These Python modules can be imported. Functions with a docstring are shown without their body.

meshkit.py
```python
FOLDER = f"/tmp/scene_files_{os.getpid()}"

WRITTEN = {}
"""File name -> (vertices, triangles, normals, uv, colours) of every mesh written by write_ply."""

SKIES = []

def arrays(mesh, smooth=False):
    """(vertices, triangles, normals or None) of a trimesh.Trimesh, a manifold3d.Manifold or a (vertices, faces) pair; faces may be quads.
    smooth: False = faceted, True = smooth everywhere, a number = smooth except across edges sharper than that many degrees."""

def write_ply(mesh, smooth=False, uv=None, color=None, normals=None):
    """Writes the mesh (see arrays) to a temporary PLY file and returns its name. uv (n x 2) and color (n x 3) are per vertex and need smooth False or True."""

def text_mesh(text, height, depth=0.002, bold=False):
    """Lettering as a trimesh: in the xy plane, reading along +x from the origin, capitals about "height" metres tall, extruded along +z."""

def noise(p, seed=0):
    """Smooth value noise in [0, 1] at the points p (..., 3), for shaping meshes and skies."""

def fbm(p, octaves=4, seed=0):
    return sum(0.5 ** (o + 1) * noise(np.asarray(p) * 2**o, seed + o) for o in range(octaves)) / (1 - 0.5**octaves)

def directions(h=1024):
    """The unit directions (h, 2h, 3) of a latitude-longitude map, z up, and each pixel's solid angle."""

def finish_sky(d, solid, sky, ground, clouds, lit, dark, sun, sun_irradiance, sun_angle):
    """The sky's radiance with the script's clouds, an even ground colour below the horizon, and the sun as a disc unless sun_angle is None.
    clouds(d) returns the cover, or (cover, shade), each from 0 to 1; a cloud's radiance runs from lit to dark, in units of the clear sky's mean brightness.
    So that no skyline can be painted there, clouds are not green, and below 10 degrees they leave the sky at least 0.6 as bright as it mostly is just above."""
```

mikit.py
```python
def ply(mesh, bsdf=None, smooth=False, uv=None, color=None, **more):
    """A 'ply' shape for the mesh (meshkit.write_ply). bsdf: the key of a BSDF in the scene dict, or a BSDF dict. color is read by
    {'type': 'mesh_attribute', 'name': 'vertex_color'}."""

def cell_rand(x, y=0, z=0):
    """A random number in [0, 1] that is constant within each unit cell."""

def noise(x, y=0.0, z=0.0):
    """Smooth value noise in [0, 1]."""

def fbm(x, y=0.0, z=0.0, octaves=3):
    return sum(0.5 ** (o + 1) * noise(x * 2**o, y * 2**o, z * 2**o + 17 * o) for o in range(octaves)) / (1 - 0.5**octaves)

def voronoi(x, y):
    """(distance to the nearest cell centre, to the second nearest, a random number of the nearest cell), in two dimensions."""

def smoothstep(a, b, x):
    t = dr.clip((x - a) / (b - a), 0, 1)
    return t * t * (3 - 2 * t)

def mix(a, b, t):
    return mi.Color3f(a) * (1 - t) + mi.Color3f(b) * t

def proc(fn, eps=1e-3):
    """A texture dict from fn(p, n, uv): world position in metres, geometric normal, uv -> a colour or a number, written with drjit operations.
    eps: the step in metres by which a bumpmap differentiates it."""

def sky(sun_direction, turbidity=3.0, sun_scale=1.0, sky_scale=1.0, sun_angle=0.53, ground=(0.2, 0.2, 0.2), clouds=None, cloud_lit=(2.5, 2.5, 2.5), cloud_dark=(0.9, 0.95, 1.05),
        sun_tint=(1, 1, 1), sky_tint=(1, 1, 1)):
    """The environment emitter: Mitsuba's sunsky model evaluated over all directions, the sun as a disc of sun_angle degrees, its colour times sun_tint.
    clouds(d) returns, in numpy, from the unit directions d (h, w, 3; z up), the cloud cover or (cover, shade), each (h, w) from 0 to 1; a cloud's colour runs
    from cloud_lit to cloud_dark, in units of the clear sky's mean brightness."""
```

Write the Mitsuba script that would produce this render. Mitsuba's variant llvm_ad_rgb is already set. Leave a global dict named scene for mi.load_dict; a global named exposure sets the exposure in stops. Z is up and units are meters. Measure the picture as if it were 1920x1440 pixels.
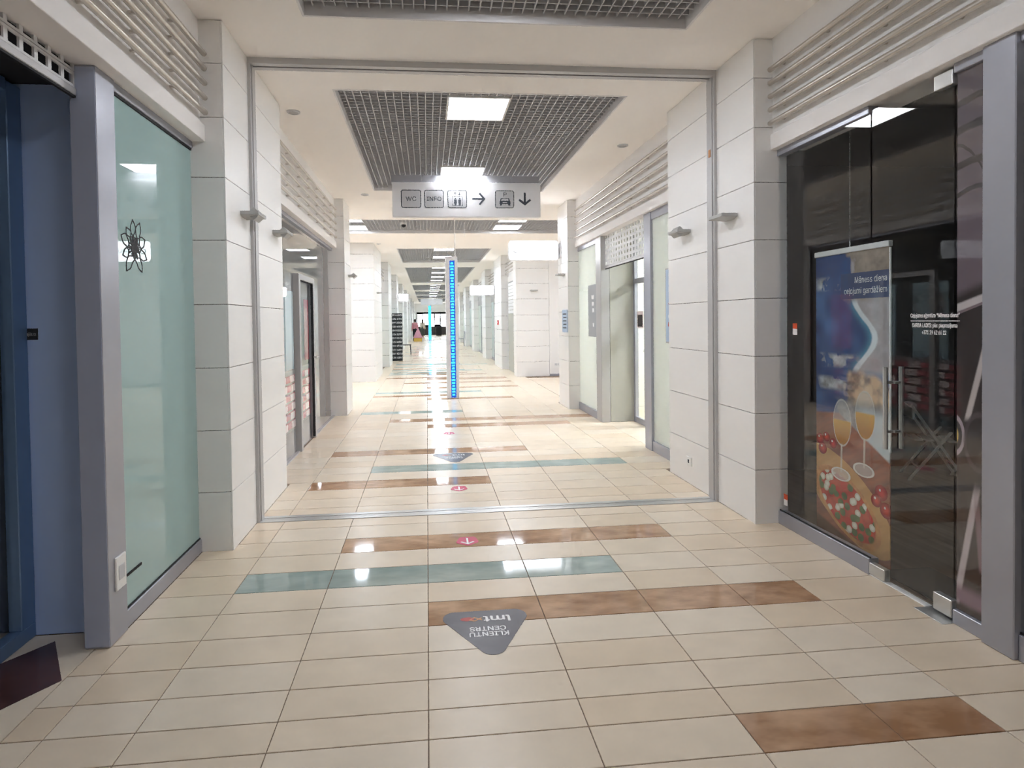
import math, random
import numpy as np, trimesh, shapely.geometry as sg, shapely.affinity as sa
import manifold3d as m3
import drjit as dr
import mitsuba as mi
import mikit, meshkit
from mikit import ply, proc, noise, fbm, voronoi, cell_rand, smoothstep, mix

T = mi.ScalarTransform4f
scene, labels = {}, {}
rng = random.Random(7)

# ------------------------------------------------------------------ camera and exposure
EYE = np.array([0, 0, 1.5])
PITCH, YAW, ROLL, FOCAL = 0.019224, 0.092715, -0.014196, 1050.0


def camera_axes():
    cy, sy, cp, sp = math.cos(YAW), math.sin(YAW), math.cos(PITCH), math.sin(PITCH)
    fwd = np.array([sy * cp, cy * cp, -sp])
    right = np.array([cy, -sy, 0])
    up = np.cross(right, fwd)
    cr, sr = math.cos(ROLL), math.sin(ROLL)
    return right * cr + up * sr, up * cr - right * sr, fwd


_r, _u, _f = camera_axes()
_m = np.eye(4)
_m[:3, 0], _m[:3, 1], _m[:3, 2], _m[:3, 3] = -_r, _u, _f, EYE
scene['camera'] = {'type': 'perspective', 'fov': 2 * math.degrees(math.atan(960 / FOCAL)), 'fov_axis': 'x', 'near_clip': 0.02, 'far_clip': 200.0,
                   'principal_point_offset_x': 61.43 / 1920, 'principal_point_offset_y': 98.73 / 1440,
                   'to_world': T(_m.tolist())}
exposure = 1.1
PANEL = 13.5          # radiance of the ceiling light panels near the camera
PANEL_FAR = 16.0      # the brighter run of panels past the crossing
LIGHTBOX = 3.5


# ------------------------------------------------------------------ helpers
def lin(r, g, b):
    f = lambda c: c / 255 / 12.92 if c / 255 <= 0.04045 else ((c / 255 + 0.055) / 1.055) ** 2.4
    return [f(r), f(g), f(b)]


def rgb(c):
    return {'type': 'rgb', 'value': [float(x) for x in c]}


def mat(key, base, rough=0.5, metal=0.0, spec=0.5, **kw):
    b = base if isinstance(base, dict) else rgb(base)
    scene[key] = {'type': 'twosided', 'bsdf': {'type': 'principled', 'base_color': b, 'roughness': rough, 'metallic': metal, 'specular': spec, **kw}}
    return key


taken = set()


def numbered(key, parent=None):
    full = f'{parent}__{key}' if parent else key
    k, n = full, 0
    while k in taken or k in scene:
        n = max(n + 1, last.get(full, 0) + 1)
        k = f'{full}_{n:03d}'
    last[full] = n
    taken.add(k)
    return k


last = {}


def obj(name, mesh, m, parent=None, label=None, cat=None, group=None, kind=None, smooth=False, **kw):
    k = numbered(name, parent)
    scene[k] = mesh if isinstance(mesh, dict) else ply(mesh, m, smooth=smooth, **kw)
    tag(k, label, cat, group, kind)
    return k


def tag(k, label=None, cat=None, group=None, kind=None):
    d = {a: b for a, b in (('label', label), ('category', cat), ('group', group), ('kind', kind)) if b}
    if d:
        labels[k] = {**labels.get(k, {}), **d}


def thing(name, label, cat=None, group=None, kind=None):
    k = numbered(name)
    labels[k] = {}
    tag(k, label, cat, group, kind)
    return k


def box(x0, x1, y0, y1, z0, z1):
    return trimesh.creation.box(bounds=[[min(x0, x1), min(y0, y1), min(z0, z1)], [max(x0, x1), max(y0, y1), max(z0, z1)]])


def cbox(x0, x1, y0, y1, z0, z1, c=0.003):
    """A box with chamfered edges."""
    lo, hi = np.minimum([x0, y0, z0], [x1, y1, z1]), np.maximum([x0, y0, z0], [x1, y1, z1])
    c = min(c, 0.45 * (hi - lo).min())
    pts = []
    for s in np.ndindex(2, 2, 2):
        p = np.where(np.array(s) == 1, hi, lo)
        d = np.where(np.array(s) == 1, -c, c)
        for a in range(3):
            q = p + d
            q[a] = p[a]
            pts.append(q)
    return trimesh.convex.convex_hull(np.array(pts))


def join(*ms):
    return trimesh.util.concatenate([m for m in ms])


def extrude(poly, depth):
    ps = getattr(poly, 'geoms', [poly])
    return join(*[trimesh.creation.extrude_polygon(g, depth, engine='earcut') for g in ps if g.area > 1e-9])


def onto(mesh, origin, right, up):
    """Lays a mesh drawn in its xy plane (z = out of the page) onto a surface."""
    right, up = np.array(right, float), np.array(up, float)
    m = np.eye(4)
    m[:3, 0], m[:3, 1], m[:3, 2], m[:3, 3] = right, up, np.cross(right, up), origin
    mesh = mesh.copy()
    mesh.apply_transform(m)
    return mesh


def text(s, h, origin, right, up, depth=0.0015, bold=False, width=None, align='l'):
    t = meshkit.text_mesh(s, h, depth, bold)
    w = t.bounds[1][0] - t.bounds[0][0]
    if width:
        t.apply_scale([width / w, 1, 1])
        w = width
    t.apply_translation([-t.bounds[0][0] - (w / 2 if align == 'c' else w if align == 'r' else 0), 0, 0])
    return onto(t, origin, right, up)


def tube(p, q, r, n=12):
    return trimesh.creation.cylinder(radius=r, segment=[p, q], sections=n)


def round_rect(w, h, r):
    return sg.box(-w / 2 + r, -h / 2 + r, w / 2 - r, h / 2 - r).buffer(r, quad_segs=6)


def hull_tube(chain):
    """One continuous body from chains [(p, r), (q, r2), ...] of joints."""
    out = m3.Manifold()
    for bones in chain:
        for (p, r), (q, s) in zip(bones[:-1], bones[1:]):
            a = m3.Manifold.sphere(r, 14).translate(list(map(float, p)))
            b = m3.Manifold.sphere(s, 14).translate(list(map(float, q)))
            out += m3.Manifold.batch_hull([a, b])
    return out


# ------------------------------------------------------------------ materials
def tile_tex(base, amount, scale):
    b = lin(*base)

    def fn(p, n, uv):
        v = fbm(p.x * scale, p.y * scale * 1.7, 0.0, 3)
        w = noise(p.x * 3.1, p.y * 4.3)
        k = 1 + amount * (v - 0.5) * 2 + 0.05 * (w - 0.5)
        return mi.Color3f(b[0] * k, b[1] * k, b[2] * k)
    return proc(fn)


def stone_tex(a, b, scale):
    a, b = lin(*a), lin(*b)

    def fn(p, n, uv):
        v = fbm(p.x * scale, p.y * scale * 2.2, 3.0, 4)
        w = fbm(p.x * scale * 0.35 + 7, p.y * scale * 0.6, 1.0, 2)
        return mix(a, b, dr.clip(0.25 + 1.5 * (v - 0.35) * 0.6 + (w - 0.5) * 0.9, 0, 1))
    return proc(fn)


mat('tile_beige', tile_tex((220, 205, 184), 0.05, 6.0), 0.29, spec=0.45)
mat('tile_beige_warm', tile_tex((217, 200, 177), 0.06, 5.0), 0.29, spec=0.45)
mat('tile_beige_pale', tile_tex((222, 209, 190), 0.05, 7.0), 0.29, spec=0.45)
BEIGE = ['tile_beige', 'tile_beige', 'tile_beige_pale', 'tile_beige_warm']
mat('tile_brown', stone_tex((150, 112, 82), (206, 172, 142), 9.0), 0.06, spec=0.5)
mat('tile_green', stone_tex((140, 158, 153), (174, 186, 181), 9.0), 0.06, spec=0.5)
mat('tile_maroon', stone_tex((66, 44, 44), (84, 58, 56), 7.0), 0.12, spec=0.5)
mat('grout', lin(128, 112, 98), 0.9)
mat('white_panel', lin(241, 240, 238), 0.38, spec=0.4)
mat('joint_dark', lin(146, 143, 141), 0.8)
mat('ceiling_paint', lin(250, 246, 241), 0.9, spec=0.2)
mat('wall_paint', lin(240, 239, 238), 0.85, spec=0.2)
mat('fascia_paint', lin(240, 237, 235), 0.6, spec=0.3)
mat('aluminium', lin(164, 166, 176), 0.3, metal=0.4)
mat('aluminium_dull', lin(188, 187, 188), 0.42, metal=0.35)
mat('aluminium_blue', lin(108, 138, 176), 0.32, metal=0.3)
mat('steel_tube', lin(196, 190, 182), 0.27, metal=0.75)
mat('lamp_grey', lin(178, 179, 178), 0.5, metal=0.25)
mat('grid_bar', lin(196, 196, 198), 0.5, spec=0.4)
mat('trim_paint', lin(226, 224, 224), 0.5, spec=0.4)
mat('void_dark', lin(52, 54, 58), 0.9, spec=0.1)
mat('gasket', lin(28, 30, 33), 0.7)
mat('shutter_white', lin(222, 223, 225), 0.5)
mat('blue_panel', lin(172, 196, 236), 0.42, spec=0.4)
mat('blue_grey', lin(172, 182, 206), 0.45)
mat('grey_panel', lin(178, 178, 170), 0.5)
mat('white_plastic', lin(240, 240, 238), 0.4)
mat('black_ink', lin(34, 36, 40), 0.6)
mat('sign_white', lin(246, 247, 250), 0.8, spec=0.2)
mat('sign_grey', lin(206, 207, 210), 0.8, spec=0.2)
mat('sign_top', lin(180, 181, 186), 0.5)
mat('ink_grey', lin(62, 68, 78), 0.6)
mat('sticker_dark', tile_tex((86, 84, 92), 0.08, 14.0), 0.3)
mat('sticker_pink', lin(200, 72, 104), 0.35)
mat('sticker_white', lin(240, 238, 240), 0.4)
mat('sticker_red', lin(176, 66, 62), 0.4)
mat('sticker_orange', lin(196, 140, 90), 0.4)
mat('orange', lin(214, 84, 48), 0.5)
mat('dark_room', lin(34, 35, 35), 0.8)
mat('dark_mat', lin(44, 46, 46), 0.95)
mat('brushed_steel', lin(205, 206, 205), 0.3, metal=0.7)
mat('chair_white', lin(226, 224, 214), 0.6)
mat('red', lin(196, 52, 62), 0.5)
mat('red_strip', lin(186, 92, 108), 0.5)
mat('card_white', lin(244, 230, 232), 0.6)
mat('poster_blue', lin(178, 198, 222), 0.4)
mat('poster_grey', lin(168, 172, 178), 0.4)
mat('poster_cyan', lin(196, 228, 240), 0.5)
mat('shop_grey', lin(150, 152, 152), 0.8)
mat('led_box', lin(246, 248, 252), 0.35)
mat('skin', lin(214, 168, 142), 0.6)
mat('hair_dark', lin(52, 38, 32), 0.7)
mat('cloth_pink', lin(214, 150, 156), 0.9)
mat('cloth_black', lin(40, 40, 44), 0.9)
mat('cloth_cream', lin(226, 214, 200), 0.9)
mat('cloth_dark_green', lin(74, 80, 74), 0.9)
mat('yellow', lin(222, 184, 92), 0.7)
mat('play_pink', lin(206, 150, 164), 0.8)
mat('dark_fur', lin(70, 66, 66), 0.9)
mat('pale_yellow_wall', lin(242, 247, 240), 0.8)
mat('wood_pale', lin(206, 178, 140), 0.6)
scene['pane_clear'] = {'type': 'thindielectric', 'int_ior': 1.5}
scene['pane_tinted'] = {'type': 'thindielectric', 'int_ior': 1.5, 'specular_transmittance': rgb((0.86, 0.90, 0.91))}
scene['pane_teal'] = {'type': 'plastic', 'int_ior': 1.5, 'diffuse_reflectance': rgb(lin(168, 197, 196))}
scene['film_mint'] = {'type': 'principledthin', 'base_color': rgb(lin(250, 253, 250)), 'roughness': 0.12, 'diff_trans': 1.0, 'eta': 1.5}
scene['pane_mint'] = {'type': 'plastic', 'int_ior': 1.5, 'diffuse_reflectance': rgb(lin(226, 240, 228))}
scene['pane_mist'] = {'type': 'plastic', 'int_ior': 1.5, 'diffuse_reflectance': rgb(lin(206, 222, 220))}


def floor_wood(p, n, uv):
    s = dr.floor(p.x / 0.14)
    v = fbm(p.x * 30, p.y * 2.2 + 9 * cell_rand(s, 0, 3), 0.0, 3)
    return mix(lin(62, 50, 42), lin(98, 82, 70), v * 0.7 + 0.3 * cell_rand(s, dr.floor(p.y / 1.1 + 5 * cell_rand(s)), 1))


mat('wood_floor', proc(floor_wood), 0.4)


def panel_light(v, tint=(0.96, 0.99, 1.05)):
    if v == PANEL_FAR:
        tint = (0.90, 0.985, 1.10)      # the cooler run of panels past the crossing
    return {'type': 'area', 'radiance': rgb([v * t for t in tint])}


def sheet(x, y0, y1, z0, z1):
    """One sheet of glass in a plane of constant x."""
    return np.array([[x, y0, z0], [x, y1, z0], [x, y1, z1], [x, y0, z1]], float), np.array([[0, 1, 2], [0, 2, 3]])


# ------------------------------------------------------------------ measures of the place (metres, y runs down the corridor)
XL, XLW = -1.30, -1.50        # left pilaster faces, left shopfront plane
XR, XRW = 2.34, 2.53          # right pilaster faces, right shopfront plane
ZC, ZG, ZTOP = 3.48, 3.54, 4.0
P1, P1E = 3.82, 5.25          # first pilasters
P2, P2E = 9.14, 9.82          # second pilasters
CROSS = 14.2                  # far side of the crossing
YTRACK = 4.39
END = 62.0
BACK = -5.0
COLS = [-1.56, -1.415, -1.094, -0.584, -0.018, 0.569, 1.133, 1.654, 2.049, 2.56]
ROWS = [1.23, 1.42, 1.61, 1.80, 1.99, 2.144, 2.327, 2.525, 2.743, 2.977, 3.20, 3.438, 3.683, 3.922, 4.161, 4.325, 4.455, 4.606, 4.841, 5.101, 5.354, 5.615, 5.865, 6.10, 6.343, 6.592]
while ROWS[-1] < 14.2:
    ROWS.append(ROWS[-1] + 0.257)

# ------------------------------------------------------------------ ceiling
HOLES = [(-0.77, 1.81, -3.2, -0.3), (-0.77, 1.81, 0.4, 3.74), (-0.77, 1.81, 4.88, 8.58), (-6.0, 7.0, 11.0, 12.7), (-0.79, 1.81, 15.35, 19.0), (-0.79, 1.81, 20.7, 28.9),
         (-0.8, 1.8, 30.6, 36.0), (-0.8, 1.8, 37.2, 42.0), (-0.8, 1.8, 43.2, 48.0), (-0.8, 1.8, 49.2, 58.0)]
slab = sg.box(-7, BACK - 0.2, 8, END + 0.3)
for a, b, c, d in HOLES:
    slab = slab.difference(sg.box(a, c, b, d))
m = extrude(slab, 0.16)
m.apply_translation([0, 0, ZC])
obj('ceiling', m, 'ceiling_paint', label='cream painted ceiling with recessed open grid fields', kind='structure')
for a, b, c, d in HOLES:     # dark space over each grid field
    m = join(box(a - .25, b + .25, c - .25, d + .25, ZTOP, ZTOP + .05), box(a - .3, a - .25, c - .25, d + .25, ZC + .16, ZTOP), box(b + .25, b + .3, c - .25, d + .25, ZC + .16, ZTOP),
             box(a - .25, b + .25, c - .3, c - .25, ZC + .16, ZTOP), box(a - .25, b + .25, d + .25, d + .3, ZC + .16, ZTOP))
    obj('plenum', m, 'void_dark', 'ceiling', label='dark void above the open grid')


def ceiling_grid(i, label, group=None, pieces=True, pitch=0.0717):
    a, b, c, d = HOLES[i]
    t = thing('ceiling_grid', label, 'ceiling grid', group)
    e = 0.018
    for q in ((a, b, c, c + e), (a, b, d - e, d), (a, a + e, c + e, d - e), (b - e, b, c + e, d - e)):
        obj('edge_trim', cbox(*q, ZC - 0.004, ZG + 0.045, 0.002), 'trim_paint', t)
    nx, ny = round((b - a) / pitch), round((d - c) / pitch)
    xs = [a + (b - a) * k / nx for k in range(1, nx)]
    ys = [c + (d - c) * k / ny for k in range(1, ny)]
    if pieces:
        long = ply(box(-.0045, .0045, c + e, d - e, ZG, ZG + .045), 'grid_bar')
        cross = ply(box(a + e, b - e, -.0045, .0045, ZG + .002, ZG + .043), 'grid_bar')
        for x in xs:
            obj('grid_bar', {**long, 'to_world': T().translate([x, 0, 0])}, None, t)
        for y in ys:
            obj('cross_bar', {**cross, 'to_world': T().translate([0, y, 0])}, None, t)
    else:
        w = .0045
        step = 1 if d < 30 else 2
        obj('bars', join(*[box(x - w, x + w, c + e, d - e, ZG, ZG + .045) for x in xs[::1]], *[box(a + e, b - e, y - w, y + w, ZG + .002, ZG + .043) for y in ys[::step]]), 'grid_bar', t, kind='stuff')
    return t


ceiling_grid(1, 'open cell ceiling grid at the top edge of the photo, nearest overhead field', pieces=True)
ceiling_grid(2, 'open cell ceiling grid right above the hanging direction sign', pieces=True)
ceiling_grid(3, 'wide open cell grid running across the crossing behind the hanging sign', pieces=False)
ceiling_grid(4, 'open cell grid with two light panels just past the crossing', pieces=False)
ceiling_grid(5, 'long open cell grid with four light panels, second field past the crossing', pieces=False)
ceiling_grid(6, 'small distant open cell grid, third field past the crossing', pieces=False)
ceiling_grid(7, 'small distant open cell grid, fourth field past the crossing', pieces=False)
ceiling_grid(8, 'small distant open cell grid, fifth field past the crossing', pieces=False)
ceiling_grid(9, 'farthest open cell grid before the corridor end', pieces=False)
ceiling_grid(0, 'open cell ceiling grid behind the viewpoint', pieces=False)


def light_panel(x, y, label, power, group=None, s=0.55, z=ZG - 0.006):
    t = thing('ceiling_light', label, 'ceiling light', group)
    h = s / 2
    fr = sg.box(x - h - .018, y - h - .018, x + h + .018, y + h + .018).difference(sg.box(x - h, y - h, x + h, y + h))
    f = extrude(fr, .05)
    f.apply_translation([0, 0, z - .004])
    obj('frame', f, 'white_plastic', t)
    v = np.array([[x - h, y - h, z], [x - h, y + h, z], [x + h, y + h, z], [x + h, y - h, z]])
    obj('diffuser', (v, np.array([[0, 1, 2], [0, 2, 3]])), 'white_plastic', t, emitter=panel_light(power))
    return t


light_panel(0.51, 5.41, 'large square light panel in the grid in front of the hanging sign', PANEL)
light_panel(0.51, 7.73, 'square light panel directly above the hanging direction sign', PANEL)
light_panel(0.51, 3.11, 'square light panel just above the top edge of the photo', PANEL)
light_panel(0.51, 0.81, 'unseen square light panel added overhead near the viewpoint', PANEL * .6)  # unseen; continues the panel row, added to brighten the near corridor
light_panel(0.51, -1.7, 'unseen square light panel added behind the viewpoint', PANEL * .6)  # unseen panel, added to light the near faces from behind the camera
light_panel(-1.55, 11.3, 'nearer of two light panels left of the hanging sign over the crossing', PANEL_FAR)
light_panel(-1.55, 12.3, 'farther of two light panels left of the hanging sign over the crossing', PANEL_FAR)
light_panel(1.78, 11.25, 'light panel partly behind the lower right corner of the hanging sign', PANEL_FAR)
light_panel(1.78, 12.2, 'light panel just below the right part of the hanging sign', PANEL_FAR)
light_panel(-4.4, 11.8, 'light panel down the left arm of the crossing', PANEL_FAR)
light_panel(4.9, 11.8, 'light panel down the right arm of the crossing', PANEL_FAR)
for y, l in ((15.95, 'first light panel past the crossing, under the sign in the photo'), (17.9, 'second light panel past the crossing')):
    light_panel(0.51, y, l, PANEL_FAR)
NTH = 'third fourth fifth sixth seventh eighth ninth tenth eleventh twelfth thirteenth fourteenth fifteenth last'.split()
for y, w in zip((21.4, 23.6, 25.9, 28.1, 31.6, 33.6, 35.4, 38.4, 40.8, 44.4, 46.8, 50.4, 53.4, 56.2), NTH):
    light_panel(0.51, y, f'{w} ceiling light panel past the crossing, counted from the viewpoint', PANEL_FAR, 'light panels along the far corridor')

# ------------------------------------------------------------------ floor
BROWN, GREEN = 'tile_brown', 'tile_green'
STRIPS = {}


def strip(y, c0, c1, m):
    r = int(np.argmin([abs(v - y) for v in ROWS]))
    for c in range(COLS.index(c0), COLS.index(c1)):
        STRIPS[(r, c)] = m


strip(1.80, 1.133, 2.049, BROWN)
strip(2.743, -0.018, 2.049, BROWN)
strip(3.20, -1.094, 1.133, GREEN)
strip(3.683, -0.584, 1.654, BROWN)
strip(5.101, -1.094, 0.569, BROWN)
strip(5.615, -0.584, 2.049, GREEN)
strip(6.343, -1.094, 1.133, BROWN)
strip(7.877, -0.018, 2.049, BROWN)
strip(8.391, -0.584, 2.56, BROWN)
strip(9.162, -1.094, 0.569, GREEN)
strip(10.70, -0.018, 1.654, BROWN)
strip(11.22, -1.094, 0.569, BROWN)
strip(11.73, -1.094, 1.133, GREEN)
strip(12.5, -0.018, 2.049, BROWN)
strip(13.5, -0.584, 2.049, BROWN)
fl = thing('floor', 'beige tiled floor with brown and green stone strips', kind='structure')
obj('grout_bed', box(-7, 8, BACK - .2, END + .3, -0.12, -0.0035), 'grout', fl)
G = 0.0022
far_beige, far_brown, far_green = [], [], []


def tile_mesh(x0, x1, y0, y1):
    return cbox(x0 + G, x1 - G, y0 + G, y1 - G, -0.012, 0.0, 0.0012)


count = 0
for r in range(len(ROWS) - 1):
    y0, y1 = ROWS[r], ROWS[r + 1]
    if abs(y0 - 4.325) < .01:
        continue                                   # the partition track lies here
    for c in range(len(COLS) - 1):
        x0, x1 = COLS[c], COLS[c + 1]
        if c == 0 and not (y1 < 2.75):
            continue
        m = STRIPS.get((r, c))
        y = (y0 + y1) / 2
        # tiles stop at the pilasters
        if (P1 < y < P1E or P2 < y < P2E):
            if c == 1:
                x0 = XL if XL < x1 else x0
            if c == 8:
                x1 = XR
        if c == 1 and not (y1 < 2.75) and not (P1 < y < P1E or P2 < y < P2E):
            x0 = XLW
        if y0 > 9.3:
            (far_brown if m == BROWN else far_green if m == GREEN else far_beige).append(box(x0 + G, x1 - G, y0 + G, y1 - G, -0.012, 0))
            continue
        nm = {BROWN: 'brown_tile', GREEN: 'green_tile'}.get(m, 'tile')
        if m is None and count >= 300:
            far_beige.append(box(x0 + G, x1 - G, y0 + G, y1 - G, -0.012, 0))
            continue
        if m is None:
            count += 1
        obj(nm, tile_mesh(x0, x1, y0, y1), m or BEIGE[rng.randrange(4)], fl)
# rows past the crossing and in its arms, and behind the viewpoint
yrow = ROWS[-1]
while yrow < END:
    pat = rng.choice([None, None, BROWN, None, GREEN, None, BROWN])
    s0 = rng.randrange(2, 5)
    s1 = s0 + rng.randrange(3, 5)
    for c in range(1, 9):
        (far_brown if pat == BROWN and s0 <= c < s1 else far_green if pat == GREEN and s0 <= c < s1 else far_beige).append(box(COLS[c] + G, COLS[c + 1] - G, yrow + G, yrow + .257 - G, -.012, 0))
    yrow += 0.257
for k in range(17):
    y0 = P2E + 0.26 * k
    for x in np.arange(-6.9, -1.6, 0.58):
        far_beige.append(box(x + G, x + .58 - G, y0 + G, y0 + .26 - G, -.012, 0))
    for x in np.arange(2.57, 7.7, 0.58):
        far_beige.append(box(x + G, x + .58 - G, y0 + G, y0 + .26 - G, -.012, 0))
yrow = ROWS[0]
while yrow > BACK:
    for c in range(0, 9):
        far_beige.append(box(COLS[c] + G, COLS[c + 1] - G, yrow - .24 + G, yrow - G, -.012, 0))
    yrow -= 0.24
obj('far_tiles', join(*far_beige), 'tile_beige', fl, kind='stuff')
obj('far_brown_tiles', join(*far_brown), BROWN, fl, kind='stuff')
obj('far_green_tiles', join(*far_green), GREEN, fl, kind='stuff')
# entry recess of the left shop and of the right shop
obj('entry_slab', box(-1.96, -1.56 - G, 0.2, 2.88, -0.012, 0), 'tile_beige_pale', fl)
for cy in (2.50, 1.82):
    d = sg.Polygon([(-1.565, cy), (-1.79, cy + .32), (-1.93, cy + .14), (-1.93, cy - .2), (-1.79, cy - .3)])
    m = extrude(d, .0008)
    obj('maroon_tile', m, 'tile_maroon', fl)
obj('entry_slab', box(XRW + .03, 3.05, 6.1, 7.98, -0.012, 0), 'tile_beige_pale', fl)


# ------------------------------------------------------------------ pilasters
JZ = [0.0, 0.392, 0.80, 1.213, 1.63, 2.05, 2.46, 2.85, 3.20, ZC - 0.002]


def pilaster(label, xf, xw, y0, y1, split=(), joints=JZ, group=None):
    """xf: the face towards the corridor, xw: the wall side. Cladding panels on three sides of a core."""
    t = thing('pilaster', label, 'pillar', group)
    s = 1 if xw > xf else -1
    th, g = 0.012, 0.0022
    obj('core', box(xf + s * th, xw + s * .06, y0 + th, y1 - th, 0, ZC - .001), 'joint_dark', t)
    cuts = [y0] + list(split) + [y1]
    for a, b in zip(joints[:-1], joints[1:]):
        a, b = a + (g if a > 0 else 0), b - g
        for c, d in zip(cuts[:-1], cuts[1:]):
            obj('panel', cbox(xf, xf + s * th, c + (g if c > y0 else 0.0003), d - (g if d < y1 else 0.0003), a, b, .0012), 'white_panel', t)
        for yy in ((y0, y0 + th), (y1 - th, y1)):
            obj('panel', cbox(xf + s * (th + .0006), xw + s * .06, *yy, a, b, .0012), 'white_panel', t)
    return t


pilaster('left white clad pilaster with two wall lamps beside the partition track', XL, XLW, P1, P1E, (YTRACK,))
pilaster('right white clad pilaster with two wall lamps beside the partition track', XR, XRW, P1, P1E, (YTRACK,))
pilaster('slim white pilaster at the near left corner of the crossing', XL, XLW, P2, P2E)
pilaster('slim white pilaster at the near right corner of the crossing, carrying a lit box sign', XR, XRW, P2, P2E)


def clad_block(name, label, x0, x1, y0, y1):
    """A broad clad pier: panels on its near face and on the face towards the corridor."""
    t = thing(name, label, 'pillar')
    th, g = .012, .0025
    s = 1 if x0 > 0 else -1
    xa, xb = (x0, x1) if s > 0 else (x1, x0)        # xa: corridor side
    obj('core', box(xa + s * th, xb - s * .001, y0 + th, y1, 0, ZC - .001), 'joint_dark', t)
    for a, b in zip(JZ[:-1], JZ[1:]):
        obj('panel', cbox(xa + s * (th + .0006), xb, y0, y0 + th, a + g, b - g, .0012), 'white_panel', t)
        obj('panel', cbox(xa, xa + s * th, y0, y1, a + g, b - g, .0012), 'white_panel', t)


clad_block('pier', 'broad white clad pier on the left behind the crossing', -1.95, XL, CROSS, 16.4)
clad_block('pier', 'broad white clad pier on the right behind the crossing with a wall lamp', XR, 3.22, 14.6, 15.05)

# ------------------------------------------------------------------ walls, bulkheads and trims of the near bays
def struct(name, mesh, m, label):
    return obj(name, mesh, m, label=label, kind='structure')


def upper_wall(side, y0, y1):
    xw = -1.45 if side == 'left' else 2.485
    s = -1 if side == 'left' else 1
    nm = f'wall_{side}'
    struct(nm, box(xw, xw + s * .2, y0, y1, 2.80, ZC), 'wall_paint', f'white wall above the {side} shopfronts behind the pipe screens')


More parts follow.
